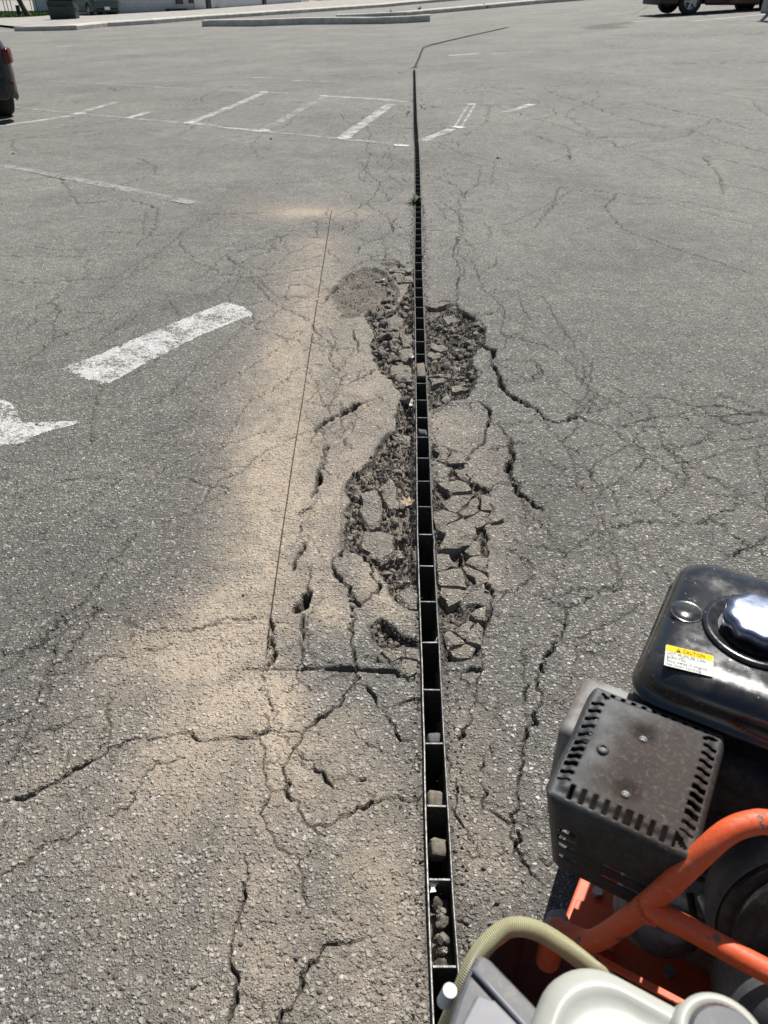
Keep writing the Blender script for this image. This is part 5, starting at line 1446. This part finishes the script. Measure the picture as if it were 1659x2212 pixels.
rp = [S(*c8(440, 1085), cz + .003), S(*c8(600, 1260), cz + .003), S(*c8(900, 1593), cz + .003), S(*c8(1250, 2000), cz + .003)]
mb = MB(); mb.tube(rp, .0028, 10); mb.build('ridge', M['greyplastic2'], con, True)
b_ = S(*c8(235, 1320), .64); mb = MB(); mb.cyl(b_ - Vector((.006, .0, .02)), b_ + Vector((-.002, 0, .006)), .0068, .0062, 18); mb.build('knob', M['label'], con, True, angle=R(40))
for k, pts_ in enumerate([[(1530, 1640, .47), (1560, 1690, .48), (1600, 1700, .48), (1640, 1670, .48), (1700, 1690, .48)], [(1520, 1700, .42), (1545, 1780, .42), (1600, 1800, .43), (1660, 1760, .44)], [(1470, 1890, .40), (1530, 1905, .41), (1570, 1960, .40), (1620, 1975, .40), (1690, 1940, .40)], [(1450, 2010, .33), (1500, 2040, .33), (1560, 2030, .33), (1640, 2070, .34)]]):
    mb = MB(); mb.tube(smooth_path([S(*p_) for p_ in pts_], 6), .0032, 8); mb.build('wire', M['rubber'], saw, True)
# --- white water jug with screw neck
jz = .70
ja = S(*c7(560, 1250), jz)
jx0, jy1 = ja.x - .040, ja.y + .004
jug = stack('water_tank', rounded_rect(jx0, jx0 + .30, jy1 - .26, jy1, .048, 10), [(.0, .50), (.0, jz - .022), (.002, jz - .014), (.007, jz - .006), (.014, jz - .003), (.018, jz - .002), (.021, jz - .005), (.03, jz - .006), (.08, jz - .004)], M['jug'], saw)
nc = S(*c7(1350, 1770), jz + .01)
mb = MB(); mb.lathe([(.040, -.02), (.036, -.004), (.034, .008), (.031, .011), (.026, .011), (.024, .006)], (nc.x, nc.y, jz), n=40); mb.build('filler_neck', M['jug'], jug, True)
mb = MB(); mb.lathe([(.0275, .0), (.0275, .014), (.025, .017), (0, .018)], (nc.x + .003, nc.y - .004, jz), n=40); mb.build('screw_cap', M['greyplastic'], jug, True, angle=R(35))
mb = MB(); mb.box((jx0 + .15, jy1 - .13, .33), (.16, .14, .335), bevel=.006); mb.build('tank_bracket', M['shade_red'], saw)
cb_ = S(*c8(420, 1500), .60); mb = MB(); mb.tube([(cb_.x, cb_.y, .61), (cb_.x + .02, cb_.y + .02, .45), (cb_.x + .05, cb_.y + .05, .30), (cb_.x + .08, cb_.y + .06, .165)], .012, 14); mb.build('console_post', M['shade_red'], saw, True)
for e_ in (hp[-1], bp[-1]):
    mb = MB(); mb.tube(smooth_path([e_, e_ + Vector((.015, .0, -.02)), e_ + Vector((.02, .02, -.12)), Vector((.29, e_.y + .03, .235))]), TR_, 16); mb.build('frame_post', M['orange'], saw, True)
# --- running gear (under the deck)
for sx in (-.06, .27):
    for sy in (-.10, .19):
        w_ = empty('wheel_tmp', (0, 0, 0)); bpy.data.objects.remove(w_)
        mb = MB(); mb.lathe([(.03, -.02), (.082, -.02), (.09, -.014), (.09, .014), (.082, .02), (.03, .02)], (sx, sy, .091), n=28, rot=Euler((0, R(90), 0)).to_matrix()); wh = mb.build('wheel', M['rubber'], saw, True, angle=R(40))
        mb = MB(); mb.cyl((sx - .024, sy, .091), (sx + .024, sy, .091), .03, .03, 16); mb.build('hub', M['bolt'], wh, True, angle=R(40))
mb = MB(); mb.box((.105, .19, .15), (.03, .03, .13)); mb.box((.105, -.10, .15), (.03, .03, .13)); mb.cyl((-.06, .19, .091), (.27, .19, .091), .01); mb.cyl((-.06, -.10, .091), (.27, -.10, .091), .01); mb.build('axle', M['dark'], saw)
mb = MB(); mb.prism([(-.20 * math.cos(a) , .20 * math.sin(a)) for a in [math.pi * k / 16 for k in range(17)]], -.02, .02, Matrix.Translation((.37, .10, .10)) @ Matrix.Rotation(R(90), 4, 'Z') @ Matrix.Rotation(R(90), 4, 'X')); mb.build('blade_guard', M['orange'], saw)

# ================================================================== FAR SIDE OF THE LOT
M['concrete'] = simple('kerb_concrete', (.38, .365, .33), .9, 0, .22, 3, .3, .004, col2=(.54, .52, .475))
M['paving'] = simple('pale_paving', (.25, .235, .21), .9, 0, .2, 1.5, .3, .004, col2=(.36, .34, .305))
M['grass'] = simple('grass', (.055, .10, .022), .9, 0, .4, 3, .8, .03, col2=(.11, .17, .045))
M['bark'] = simple('bark', (.075, .06, .048), .95, 0, .4, 6, .8, .02)
M['post'] = simple('grey_post', (.11, .115, .12), .6, .3, .2, 8)
M['dumpster'] = simple('dumpster_green', (.012, .03, .032), .5, .1, .3, 6, .2)
M['shrub'] = simple('shrub_green', (.028, .05, .022), .8, 0, .45, 4)
M['glass'] = simple('car_glass', (.03, .04, .05), .06, 0, .1, 3)
M['chromebit'] = simple('bright_trim', (.6, .61, .62), .25, .9, .05, 5)
M['rim'] = simple('wheel_rim', (.42, .42, .43), .32, .8, .1, 9)
M['lamp_red'] = simple('tail_lamp_red', (.10, .006, .006), .2)
M['lamp_clear'] = simple('head_lamp', (.62, .64, .66), .12, .3, .05, 9)
M['carblack'] = simple('car_trim_black', (.012, .012, .013), .55)
M['plate'] = simple('number_plate', (.72, .72, .70), .5)
def carpaint(name, col):
    return simple(name, col, .34, .0, .05, 3, Coat_Weight=.35, Coat_Roughness=.08, Specular_IOR_Level=.3)
def brick_material(name, c1, c2):
    t = NT(name); pos = t.obj()
    m = t.n('ShaderNodeMapping', {'Rotation': (R(90), 0, 0)}); t.set(m.inputs['Vector'], pos)
    br = t.n('ShaderNodeTexBrick', {'Scale': 1.0, 'Mortar Size': .008, 'Brick Width': .40, 'Row Height': .2, 'Color1': (*c1, 1), 'Color2': (*c2, 1), 'Mortar': (c1[0] * .62, c1[1] * .62, c1[2] * .62, 1)}); t.set(br.inputs['Vector'], m.outputs[0])
    n = t.noise(pos, 1.1, 4, .6)
    return t.fin(t.mix(t.math('MULTIPLY', t.smooth(.4, .75, n), .25), br.outputs['Color'], (.3, .3, .31)), .85, br.outputs['Fac'], .01, -.5)
M['wallbrick'] = brick_material('white_painted_brick', (.60, .60, .60), (.66, .66, .65))
M['render'] = simple('pale_render', (.55, .57, .60), .85, 0, .08, 1.2)

# ---- kerbs
def kerb(pts, label, w=.17, h=.16, zw=0.0):
    P = [G(*p) for p in pts]; base = P[0].copy()
    root_v = []; fs = []; N = []
    # resample so that the kerb has separate cast lengths' worth of unevenness
    Q = []
    for a, b in zip(P, P[1:]):
        n = max(1, int((b - a).length / 1.5))
        for k in range(n): Q.append(a.lerp(b, k / n))
    Q.append(P[-1])
    for i, p in enumerate(Q):
        d = Q[min(i + 1, len(Q) - 1)] - Q[max(i - 1, 0)]; nrm = Vector((-d.y, d.x, 0)).normalized()
        z = float(terr(p.x, p.y)); wob = rng.normal(0, .006)
        for o_, dz in ((0, -.08), (wob, h - .03 + wob), (.025 + wob, h + wob), (w - .025, h + wob), (w, h - .03), (w, -.08)):
            q_ = p + nrm * o_; root_v.append((q_.x, q_.y, z + dz))
    m_ = 6
    for i in range(len(Q) - 1):
        for j in range(m_ - 1): fs.append((i * m_ + j, (i + 1) * m_ + j, (i + 1) * m_ + j + 1, i * m_ + j + 1))
    fs.append(tuple(range(m_))); fs.append(tuple(range((len(Q) - 1) * m_, len(Q) * m_))[::-1])
    o = obj_from('kerb', root_v, fs, M['concrete'], None, False, origin=base)
    return tag(o, label, 'kerb')
kerb([(31.7, 67.7), (110, 66.7), (167, 65), (233, 58), (333, 51.7), (450, 42), (553, 35), (650, 28.5), (761, 20.5), (921, 7), (1014, -1), (1120, -9)], 'long pale concrete kerb in front of the white building', .9, .18)
kerb([(437, 58), (461, 57.2), (553, 57.3), (651, 53.5), (794, 52.2), (877, 50), (929, 46.9)], 'short pale concrete kerb nearest the camera, standing alone', .8, .23)
kerb([(728, 41), (794, 38.5), (877, 35), (998, 24), (1157, 9), (1257, 1), (1330, -5)], 'middle concrete kerb with grass tufts between the two others', .6, .17)

# ---- pale paving, grass and road beyond the back kerb
def flat(name, pts, mat, lift, kind='structure', n=14):
    P = [G(*p) for p in pts]
    vs_ = [(p.x, p.y, float(terr(p.x, p.y)) + lift) for p in P]
    o = obj_from(name, vs_, [tuple(range(len(vs_)))], mat); tag(o, kind=kind); return o
def quad_sheet(name, row0, row1, mat, lift, n=16, m_=5):
    A = [G(*p) for p in row0]; B = [G(*p) for p in row1]
    def along(P, f):
        f *= len(P) - 1; i = min(int(f), len(P) - 2); return P[i].lerp(P[i + 1], f - i)
    vs_ = []; fs = []
    for i in range(n + 1):
        a, b = along(A, i / n), along(B, i / n)
        for j in range(m_ + 1):
            p = a.lerp(b, j / m_); vs_.append((p.x, p.y, float(terr(p.x, p.y)) + lift))
    for i in range(n):
        for j in range(m_):
            k = i * (m_ + 1) + j; fs.append((k, k + m_ + 1, k + m_ + 2, k + 1))
    o = obj_from(name, vs_, fs, mat); tag(o, kind='structure'); return o
quad_sheet('pavement', [(33, 62), (170, 59.5), (233, 53), (333, 46.5), (450, 37.5), (553, 31), (761, 16.5), (921, 4)], [(-120, 45), (60, 41), (120, 36), (260, 32), (447, 22), (560, 13), (700, 2), (800, -4)], M['paving'], .10)
quad_sheet('lawn', [(-140, 48), (0, 43.5), (60, 40), (110, 35.5), (150, 33)], [(-140, 26), (0, 25.5), (60, 24.5), (110, 25.5), (150, 26.5)], M['grass'], .03)
# grass blades as a mass so the lawn edge is not a clean line
def lawn_blades():
    a, b, c_, d_ = G(-20, 43), G(112, 35), G(112, 26), G(-20, 26)
    V = []; Fc = []
    for k in range(5000):
        u, v = rng.random(), rng.random()
        p = (a.lerp(b, u)).lerp(d_.lerp(c_, u), v); z = float(terr(p.x, p.y)) + .03
        an = rng.uniform(0, 6.28); w = .02; h = rng.uniform(.05, .14); dx, dy = math.cos(an) * w, math.sin(an) * w
        n = len(V); V += [(p.x - dx, p.y - dy, z), (p.x + dx, p.y + dy, z), (p.x + rng.normal(0, .03), p.y + rng.normal(0, .03), z + h)]; Fc.append((n, n + 1, n + 2))
    o = obj_from('grass', V, Fc, M['grass']); tag(o, 'short mown grass behind the dumpster', 'grass', kind='stuff')
lawn_blades()
quad_sheet('road', [(-160, 25), (60, 24), (160, 26)], [(-160, 2), (60, 2), (160, 6)], M['paving'], .02)

# ---- buildings
def wall_box(mb, a, b, h, depth, z0):
    """a wall slab from a to b (plan), facing the camera, with depth behind"""
    d = Vector((b.x - a.x, b.y - a.y, 0)); L = d.length; d /= L
    nrm = Vector((-d.y, d.x, 0))
    if nrm.y < 0: nrm = -nrm
    vs_ = []
    for z in (z0, z0 + h):
        for p in (a, b, b + nrm * depth, a + nrm * depth): vs_.append(mb.bm.verts.new((p.x, p.y, z)))
    for f in ((0, 1, 2, 3), (4, 5, 6, 7), (0, 1, 5, 4), (1, 2, 6, 5), (2, 3, 7, 6), (3, 0, 4, 7)): mb.bm.faces.new([vs_[i] for i in f])
    return d, nrm
A0, A1 = G(258, 33), G(447, 23); A2 = G(668, 6)
hall = empty('white_building', (A0.x, A0.y, A0.z)); tag(hall, 'low white painted brick building behind the long kerb', 'building')
mb = MB(); d1, n1 = wall_box(mb, A0, A1, 4.2, 9, A0.z - .6); o = mb.build('wall', M['wallbrick'], hall, origin=A0)
mb = MB(); mb_a = A1; d2, n2 = wall_box(mb, A1 + d1 * .02, A2, 4.0, 9, A1.z - .7); mb.build('wall', M['render'], hall, origin=A0)
mb = MB(); wall_box(mb, A0 - d1 * .3 - n1 * .25, A1 + d1 * .3 - n1 * .25, .3, 9.6, A0.z + 3.6); mb.build('roof', M['post'], hall, origin=A0)
mb = MB(); wall_box(mb, A1 - n2 * .25, A2 + d2 * .3 - n2 * .25, .3, 9.6, A0.z + 3.35); mb.build('roof', M['post'], hall, origin=A0)
def on_wall(px, py, a, d, nrm, out=.05):
    """point on a facade plane seen at a picture place"""
    rx, ry, rz = ray(px, py); den = rx * nrm.x + ry * nrm.y
    t_ = ((a.x) * nrm.x + (a.y) * nrm.y) / den
    return Vector((rx * t_, ry * t_, CAM_H + rz * t_)) - nrm * out
def facade(name, px0, px1, py0, py1, a, d, nrm, mat, out=.05, th=.1, tall=None):
    p = on_wall((px0 + px1) / 2, (py0 + py1) / 2, a, d, nrm, out); q_ = on_wall(px0, py1, a, d, nrm, out); r_ = on_wall(px1, py0, a, d, nrm, out)
    w = abs((r_ - q_).dot(d)); h = abs(r_.z - q_.z); c = p.copy()
    if tall: c.z = q_.z + tall / 2; h = tall
    mb = MB(); mb.box(c, (w, th, h), Euler((0, 0, math.atan2(d.y, d.x))).to_matrix()); return mb.build(name, mat, hall, origin=A0), c, w, h
for (x0, x1, y0, y1, tall) in ((380, 394, 0, 8.5, 1.3), (408, 417, 0, 6.5, 1.3)):
    f_, c, w, h = facade('window', x0, x1, y0, y1, A0, d1, n1, M['carblack'], .02, .1, tall)
    mb = MB(); mb.box(c - n1 * .055, (w - .12, .02, h - .12), Euler((0, 0, math.atan2(d1.y, d1.x))).to_matrix()); mb.build('pane', M['glass'], f_, origin=A0)
facade('door', 420, 442, 0, 19, A0, d1, n1, M['label'], .03, .08, 2.1)
facade('step', 355, 394, 18, 27, A0, d1, n1, M['dark'], .5, .5)
facade('step', 392, 418, 20, 27.5, A0, d1, n1, M['post'], .6, .6)
facade('downpipe', 446, 451, -5, 23, A1, d2, n2, M['dark'], .1, .1, 3.6)
facade('downpipe', 567, 571, -10, 12, A1, d2, n2, M['dark'], .1, .1, 3.6)
facade('meter_box', 464, 473, 16, 21, A1, d2, n2, M['dark'], .12, .2)
W0, W1 = G(74, 24.5), G(168, 27)
sh = empty('pale_building', W0); tag(sh, 'plain pale rendered wall of the building left of the green truck', 'building')
mb = MB(); wall_box(mb, W0, W1, 3.6, 7, W0.z - .6); mb.build('wall', M['render'], sh, origin=W0)
mb = MB(); wall_box(mb, W0 - Vector((.2, .2, 0)), W1 + Vector((.2, -.2, 0)), .25, 7.4, W0.z + 3.0); mb.build('roof', M['post'], sh, origin=W0)

# ---- dumpster
dp = G(142, 45.5)
dm = empty('dumpster', dp, R(6)); tag(dm, 'dark green steel dumpster with sloping front and lid', 'dumpster')
s_ = 1.0
prof = [(-.42, .10), (.42, .10), (.52, .78), (.52, .86), (-.60, .98), (-.60, .86), (-.50, .70)]
mb = MB(); mb.prism(prof, -.72, .72, Matrix.Rotation(R(90), 4, 'Z') @ Matrix.Rotation(R(90), 4, 'X')); mb.build('bin', M['dumpster'], dm)
mb = MB(); mb.box((0, -.02, .975), (1.50, 1.18, .035), Euler((R(-6), 0, 0)).to_matrix(), bevel=.01); mb.build('lid', M['carblack'], dm)
for sx in (-.74, .74):
    mb = MB(); mb.box((sx, 0, .60), (.06, .7, .12), bevel=.01); mb.build('lift_pocket', M['dumpster'], dm)
for sx in (-.6, .6):
    for sy in (-.38, .38):
        mb = MB(); mb.cyl((sx - .03, sy, .06), (sx + .03, sy, .06), .06, .06, 12); mb.build('caster', M['rubber'], dm)

# ---- cars
def wheel_mesh(rad, w=.21, spokes=5):
    t = MB(); t.lathe([(rad * .66, -w / 2), (rad * .93, -w / 2), (rad, -w * .34), (rad, w * .34), (rad * .93, w / 2), (rad * .66, w / 2), (rad * .63, 0)], (0, 0, 0), n=36)
    r_ = MB(); r_.lathe([(rad * .67, w * .46), (rad * .63, w * .5), (rad * .60, w * .44), (rad * .58, w * .1), (rad * .1, -w * .1)], (0, 0, 0), n=36)
    r_.cyl((0, 0, w * .1), (0, 0, w * .42), rad * .14, rad * .11, 14)
    for k in range(spokes):
        a = 2 * math.pi * k / spokes
        r_.box((math.cos(a) * rad * .35, math.sin(a) * rad * .35, w * .36), (rad * .56, rad * .17, w * .16), Euler((0, 0, a)).to_matrix(), bevel=.008, seg=1)
    return t, r_
def car(name, label, loc, rz, paint, L, W, Hh, wb, front_oh, rad, hood=.88, belt=.92, kind='suv', ground=.2, plate_front=False):
    """car along local +x (front), origin at the middle of the wheelbase"""
    root = empty(name, loc, rz); tag(root, label, 'car')
    xf = wb / 2 + front_oh; xr = xf - L
    ax = (wb / 2, -wb / 2)
    ws0, ws1 = wb / 2 - .30, wb / 2 - 1.05                # windscreen base / top
    rr0 = xr + (.42 if kind != 'sedan' else 1.15); rr1 = xr + (.06 if kind != 'sedan' else .55)
    st = sorted(set([xr, xr + .03, xr + .10, xr + .2, xf - .25, xf - .12, xf - .04, xf] + list(np.linspace(xr + .3, xf - .35, 46)) + [a + rad * 1.14 * math.cos(t_) for a in ax for t_ in np.linspace(0, math.pi, 13)]))
    def top(x):
        if x > ws0: return hood + (belt + .06 - hood) * (1 - min(1, (x - ws0) / .9)) - .14 * max(0, (x - (xf - .30)) / .30) ** 2
        if x > ws1: return belt + .06 + (Hh - .03 - belt - .06) * ((ws0 - x) / (ws0 - ws1)) ** .9
        if x > rr0: return Hh - .02 * abs((x - (ws1 + rr0) / 2) / 1.5) ** 2
        if x > rr1: return Hh - .02 - (Hh - belt - .08) * ((rr0 - x) / (rr0 - rr1)) ** 1.15
        return belt + .06 - .02 * (rr1 - x)
    G1 = []; secs = []
    for x in st:
        e = min(1.0, min(x - xr, xf - x) / .55); tap = .80 + .20 * math.sqrt(max(0, 1 - (1 - e) ** 2))
        hw = W / 2 * tap
        zb = ground
        for a in ax:
            d = abs(x - a)
            if d < rad * 1.14: zb = max(zb, rad + math.sqrt(max(0, (rad * 1.14) ** 2 - d * d)) * .98)
        if x < xr + .12 or x > xf - .12: zb += .06
        zt = top(x); cab = max(0, min(1, (zt - belt - .05) / (Hh - belt - .05)))
        bl = min(belt, zt - .03)
        wr = hw - .06 - .20 * cab * W / 1.9
        zmid = max(zb + .04, .55)
        secs.append([(hw - .04, zb), (hw - .005, zb + .05), (hw, min(max(zb + .1, zmid), bl - .06)), (hw - .012, bl - .05), (hw - .045, bl), (hw - .055, bl + .02 * (1 - cab) + .035 * cab), (wr + .035 * cab, bl + (zt - bl) * (.86 if cab > .02 else .6)), (wr - .03, zt - .012), (wr * .6, zt + .008), (0, zt + .014)])
    ns = len(st); m_ = len(secs[0])
    def mesh_part(pname, want, mat, smooth=True, off=0.0):
        V = {}; vs_ = []; fs = []
        def vid(i, j, sd_):
            if j == m_ - 1: sd_ = 0
            k = (i, j, sd_)
            if k not in V:
                y_, z = secs[i][j]; V[k] = len(vs_); vs_.append((st[i], y_ * (sd_ if sd_ else 0) + (off * sd_), z + (off * .6 if j > 6 else 0)))
            return V[k]
        for sd_ in (1, -1):
            for i in range(ns - 1):
                for j in range(m_ - 1):
                    if want(i, j):
                        f = (vid(i, j, sd_), vid(i + 1, j, sd_), vid(i + 1, j + 1, sd_), vid(i, j + 1, sd_)); fs.append(f if sd_ < 0 else f[::-1])
            for i in ((0,) if want(0, 0) else ()):
                for ii in (0, ns - 1):
                    vs_.append((st[ii], 0, secs[ii][0][1])); cb = len(vs_) - 1
                    f = tuple(vid(ii, j, sd_) for j in range(m_)) + (cb,)
                    fs.append(f if (sd_ > 0) == (ii == 0) else f[::-1])
        o = obj_from(pname, vs_, fs, mat, root, smooth)
        o.data.set_sharp_from_angle(angle=R(38)); return o
    def cabv(i): return (top(st[i]) - belt) / (Hh - belt)
    pill = [ws1 - .95, rr0 + .25]
    def is_side_glass(i, j): return j == 5 and cabv(i) > .45 and cabv(i + 1) > .45 and not any(abs((st[i] + st[i + 1]) / 2 - p) < .06 for p in pill)
    def is_screen(i, j): return j >= 7 and ((ws1 - .02 <= st[i] and st[i + 1] <= ws0 + .02) or (rr1 - .02 <= st[i] and st[i + 1] <= rr0 + .02)) and cabv(i + 1) + cabv(i) > .25
    gl = lambda i, j: is_side_glass(i, j) or is_screen(i, j)
    body = mesh_part('body', lambda i, j: not gl(i, j) and j != 0 or (i == 0 and j == 0), paint)
    mesh_part('window', gl, M['glass'])
    mesh_part('sill_trim', lambda i, j: j == 0 and i > 0, M['carblack'], True, .003)
    mb = MB(); mb.box(((xf + xr) / 2, 0, ground + .12), (L - .5, W - .50, .18)); mb.box((0, 0, ground + .3), (wb - 2.4 * rad, W - .24, .3)); mb.build('underbody', M['carblack'], root)
    t_, r_ = wheel_mesh(rad); tm = None
    for x in ax:
        for sd_ in (1, -1):
            if tm is None:
                to = t_.build('tyre', M['rubber'], root, True, angle=R(35)); ro = r_.build('rim', M['rim'], to, True, angle=R(35)); tm, rm = to.data, ro.data
            else:
                to = link(bpy.data.objects.new('tyre', tm), root); link(bpy.data.objects.new('rim', rm), to)
            to.location = (x, sd_ * (W / 2 - .125), rad); to.rotation_euler = (R(-90) * sd_, 0, 0)
    for sd_ in (1, -1):
        mb = MB(); mb.box((xf - .16, sd_ * (W / 2 - .27), hood - .16), (.14, .30, .12), Euler((0, 0, R(-24 * sd_))).to_matrix(), bevel=.03); mb.build('headlight', M['lamp_clear'], root, True, angle=R(50))
        mb = MB(); mb.box((xr + .125, sd_ * (W / 2 - .17), belt - .10), (.16, .26, .17), Euler((0, 0, R(28 * sd_))).to_matrix(), bevel=.03); mb.build('tail_light', M['lamp_red'], root, True, angle=R(50))
        mb = MB(); mb.box((xr + .065, sd_ * (W / 2 - .24), .46), (.03, .30, .035), Euler((0, 0, R(22 * sd_))).to_matrix(), bevel=.008); mb.build('reflector', M['lamp_red'], root)
        mb = MB(); mb.box((ws0 - .25, sd_ * (W / 2 + .06), belt + .10), (.10, .18, .13), bevel=.03); mb.build('mirror', paint, root, True, angle=R(50))
    mb = MB(); mb.box((xr + .05, 0, .40), (.16, W * .80, .24), bevel=.05); mb.build('rear_bumper', M['carblack'], root, True, angle=R(50))
    mb = MB(); mb.box((xf - .05, 0, .38), (.16, W * .78, .24), bevel=.05); mb.build('front_bumper', M['carblack'], root, True, angle=R(50))
    mb = MB(); mb.box((xf - .045, 0, hood - .20), (.06, W * .46, .13), bevel=.02); mb.build('grille', M['carblack'], root)
    if plate_front:
        mb = MB(); mb.box((xf + .035, .0, .48), (.02, .34, .17)); mb.build('number_plate', M['plate'], root)
        mb = MB(); mb.box((xf - .01, 0, hood - .13), (.05, W * .52, .035)); mb.build('grille_bar', M['chromebit'], root)
    return root
def place_axle(p, rz, wb, W, which, side_):
    """root position so that the wheel (which: +1 front, -1 rear; side_: +1 left, -1 right) stands at p"""
    c, s0 = math.cos(rz), math.sin(rz); lx_, ly_ = which * wb / 2, side_ * (W / 2 - .10)
    x, y_ = p.x - (lx_ * c - ly_ * s0), p.y - (lx_ * s0 + ly_ * c)
    return Vector((x, y_, float(p.z)))
# red car at the upper right: its front wheel is the one in view
pr = G(1486, 32.5)
q1, q2 = G(1420, 43.5), G(1640, 29)
rz_red = math.atan2(q2.y - q1.y, q2.x - q1.x)
rzr = rz_red + math.pi
car('parked_car', 'dark red car with silver spoked wheels at the upper right edge', place_axle(pr, rzr, 2.7, 1.84, 1, 1), rzr, carpaint('dark_red_paint', (.045, .004, .008)), 4.6, 1.84, 1.62, 2.7, .92, .36, kind='suv', ground=.26)
# black car at the left edge, its tail towards the drain
ps = G(15, 249)
rzs = R(124)
car('parked_car', 'black car at the left edge, only its rear corner in view', place_axle(ps, rzs, 2.72, 1.85, -1, -1), rzs, carpaint('black_paint', (.010, .012, .018)), 4.65, 1.85, 1.50, 2.72, .95, .335, hood=.80, belt=.84, kind='suv', ground=.24)
# green truck beside the shrub
pt = G(196, 37)
rzt = R(-52)
car('parked_car', 'dark green boxy off-road car behind the dumpster', place_axle(pt, rzt, 2.67, 1.88, 1, -1), rzt, carpaint('dark_green_paint', (.03, .06, .062)), 4.4, 1.88, 1.80, 2.67, .86, .36, hood=1.08, belt=1.08, kind='suv', ground=.26, plate_front=True)
pk = G(690, 3.5)
car('parked_car', 'dark car at the top edge beyond the kerbs, only its wheels in view', place_axle(pk, R(4), 2.7, 1.82, -1, -1), R(4), carpaint('charcoal_paint', (.02, .02, .022)), 4.6, 1.82, 1.5, 2.7, .9, .33, kind='sedan', ground=.2)

# ---- concrete lamp base at the right edge
pp = G(1652, 27)
lb = empty('lamp_post', pp); tag(lb, 'grey concrete lamp post base at the upper right corner', 'lamp post')
mb = MB(); mb.lathe([(.30, -.1), (.30, .0), (.26, .75), (.24, .8), (0, .8)], (0.16, 0, 0), n=4, rot=Euler((0, 0, R(45))).to_matrix()); mb.build('base', M['concrete'], lb)
mb = MB(); mb.cyl((.16, 0, .8), (.16, 0, 6.5), .07, .05, 14); mb.build('pole', M['post'], lb, True)
mb = MB(); mb.box((.16, -.35, 6.5), (.3, .8, .12), bevel=.03); mb.build('lamp_head', M['post'], lb)

# ---- shrub, tree, posts
def leaf_mass(name, parent, center, rx, ry, rz_, n, size, mat):
    V = []; Fc = []
    while len(Fc) < n:
        p = rng.uniform(-1, 1, 3); r_ = np.linalg.norm(p)
        if r_ > 1 or r_ < .35: continue
        lump = 1 + .35 * float(vnoise(p[0] * 2 + 5, p[1] * 2 + p[2] * 3, 1.2, 6))
        taper = 1 - .45 * max(0, p[2])
        c = np.array([center[0] + p[0] * rx * taper * lump, center[1] + p[1] * ry * taper * lump, center[2] + p[2] * rz_])
        a, b = rng.normal(0, 1, 3), rng.normal(0, 1, 3); a /= np.linalg.norm(a); b -= a * (a @ b); b /= np.linalg.norm(b); s0 = size * rng.uniform(.6, 1.3)
        k = len(V); V += [c - a * s0, c + b * s0 * .6, c + a * s0, c - b * s0 * .6]; Fc.append((k, k + 1, k + 2, k + 3))
    return obj_from(name, V, Fc, mat, parent)
psb = G(240, 35)
shb = empty('evergreen_shrub', psb); tag(shb, 'dark evergreen shrub at the corner of the white building', 'shrub')
leaf_mass('foliage', shb, (0, .2, 1.35), .62, .6, 1.4, 2600, .06, M['shrub'])
mb = MB(); mb.cyl((0, .2, -.1), (0, .2, 1.6), .06, .03, 8); mb.build('stem', M['bark'], shb)
ptr = G(61, 37.5)
tr = empty('street_tree', ptr); tag(tr, 'leaning dark tree trunk on the grass at the upper left', 'tree')
tp = at(38, -6, 0); rayx, rayy, rayz = ray(41, 0); tt_ = ptr.y / rayy
topp = Vector((rayx * tt_, rayy * tt_, CAM_H + rayz * tt_)) - ptr
mb = MB(); mb.tube([(.12, 0, -.1), (.05, 0, .1), (topp.x * .4, 0, topp.z * .4), (topp.x, 0, topp.z), (topp.x * 1.6, .1, topp.z * 2.0), (topp.x * 1.8, .2, topp.z * 3.2)], [.30, .22, .18, .16, .15, .11], 12)
mb.tube([(topp.x * 1.55, .1, topp.z * 1.9), (topp.x * 1.2 + .5, .3, topp.z * 2.8), (topp.x + 1.2, .4, topp.z * 3.5)], [.10, .07, .04], 8); mb.tube([(topp.x * 1.6, .1, topp.z * 2.1), (topp.x * 2.2, -.2, topp.z * 3.0), (topp.x * 2.9, -.3, topp.z * 3.5)], [.09, .06, .03], 8)
mb.build('trunk', M['bark'], tr, True)
leaf_mass('crown', tr, (topp.x * 1.7, .2, topp.z * 4.3), 2.0, 2.0, 1.7, 5000, .11, M['shrub'])
LBL = ['thin grey fence post at the upper left corner, first from the left edge', 'thin grey fence post second from the left edge on the grass', 'thin grey fence post third from the left edge, taller and darker', 'thin grey fence post just left of the leaning tree trunk', 'thin grey fence post just right of the leaning tree trunk', 'thin grey fence post between the tree trunk and the pale wall']
for k, (px, py) in enumerate([(3, 39), (15, 38.5), (22, 38), (30, 37.5), (72, 35), (84, 33.5)]):
    p = G(px, py); o = empty('fence_post', p); tag(o, LBL[k], 'post', 'fence posts on the grass')
    mb = MB(); mb.cyl((0, 0, -.1), (-.02, 0, 1.55), .028, .028, 8); mb.build('pole', M['post'], o, True)
    mb = MB(); mb.lathe([(.034, 0), (.036, .02), (.02, .05), (0, .055)], (-.02, 0, 1.55), n=10); mb.build('cap', M['post'], o, True)
pb = G(43, 38.5); ub = empty('utility_box', pb); tag(ub, 'small dark box on a stub beside the leaning tree trunk', 'utility box')
mb = MB(); mb.box((0, 0, .45), (.22, .2, .55), bevel=.02); mb.build('box', M['carblack'], ub)
mb = MB(); mb.cyl((0, 0, -.1), (0, 0, .2), .05, .05, 8); mb.build('stub', M['post'], ub)
p0f, p1f = G(-5, 38.8), G(90, 33)
fr = empty('fence_rail', p0f); tag(fr, 'dark horizontal rail across the fence posts at the upper left', 'fence')
mb = MB(); mb.cyl((0, 0, 1.42), (p1f.x - p0f.x, p1f.y - p0f.y, 1.42 + p1f.z - p0f.z), .035, .035, 8); mb.build('rail', M['carblack'], fr, True)
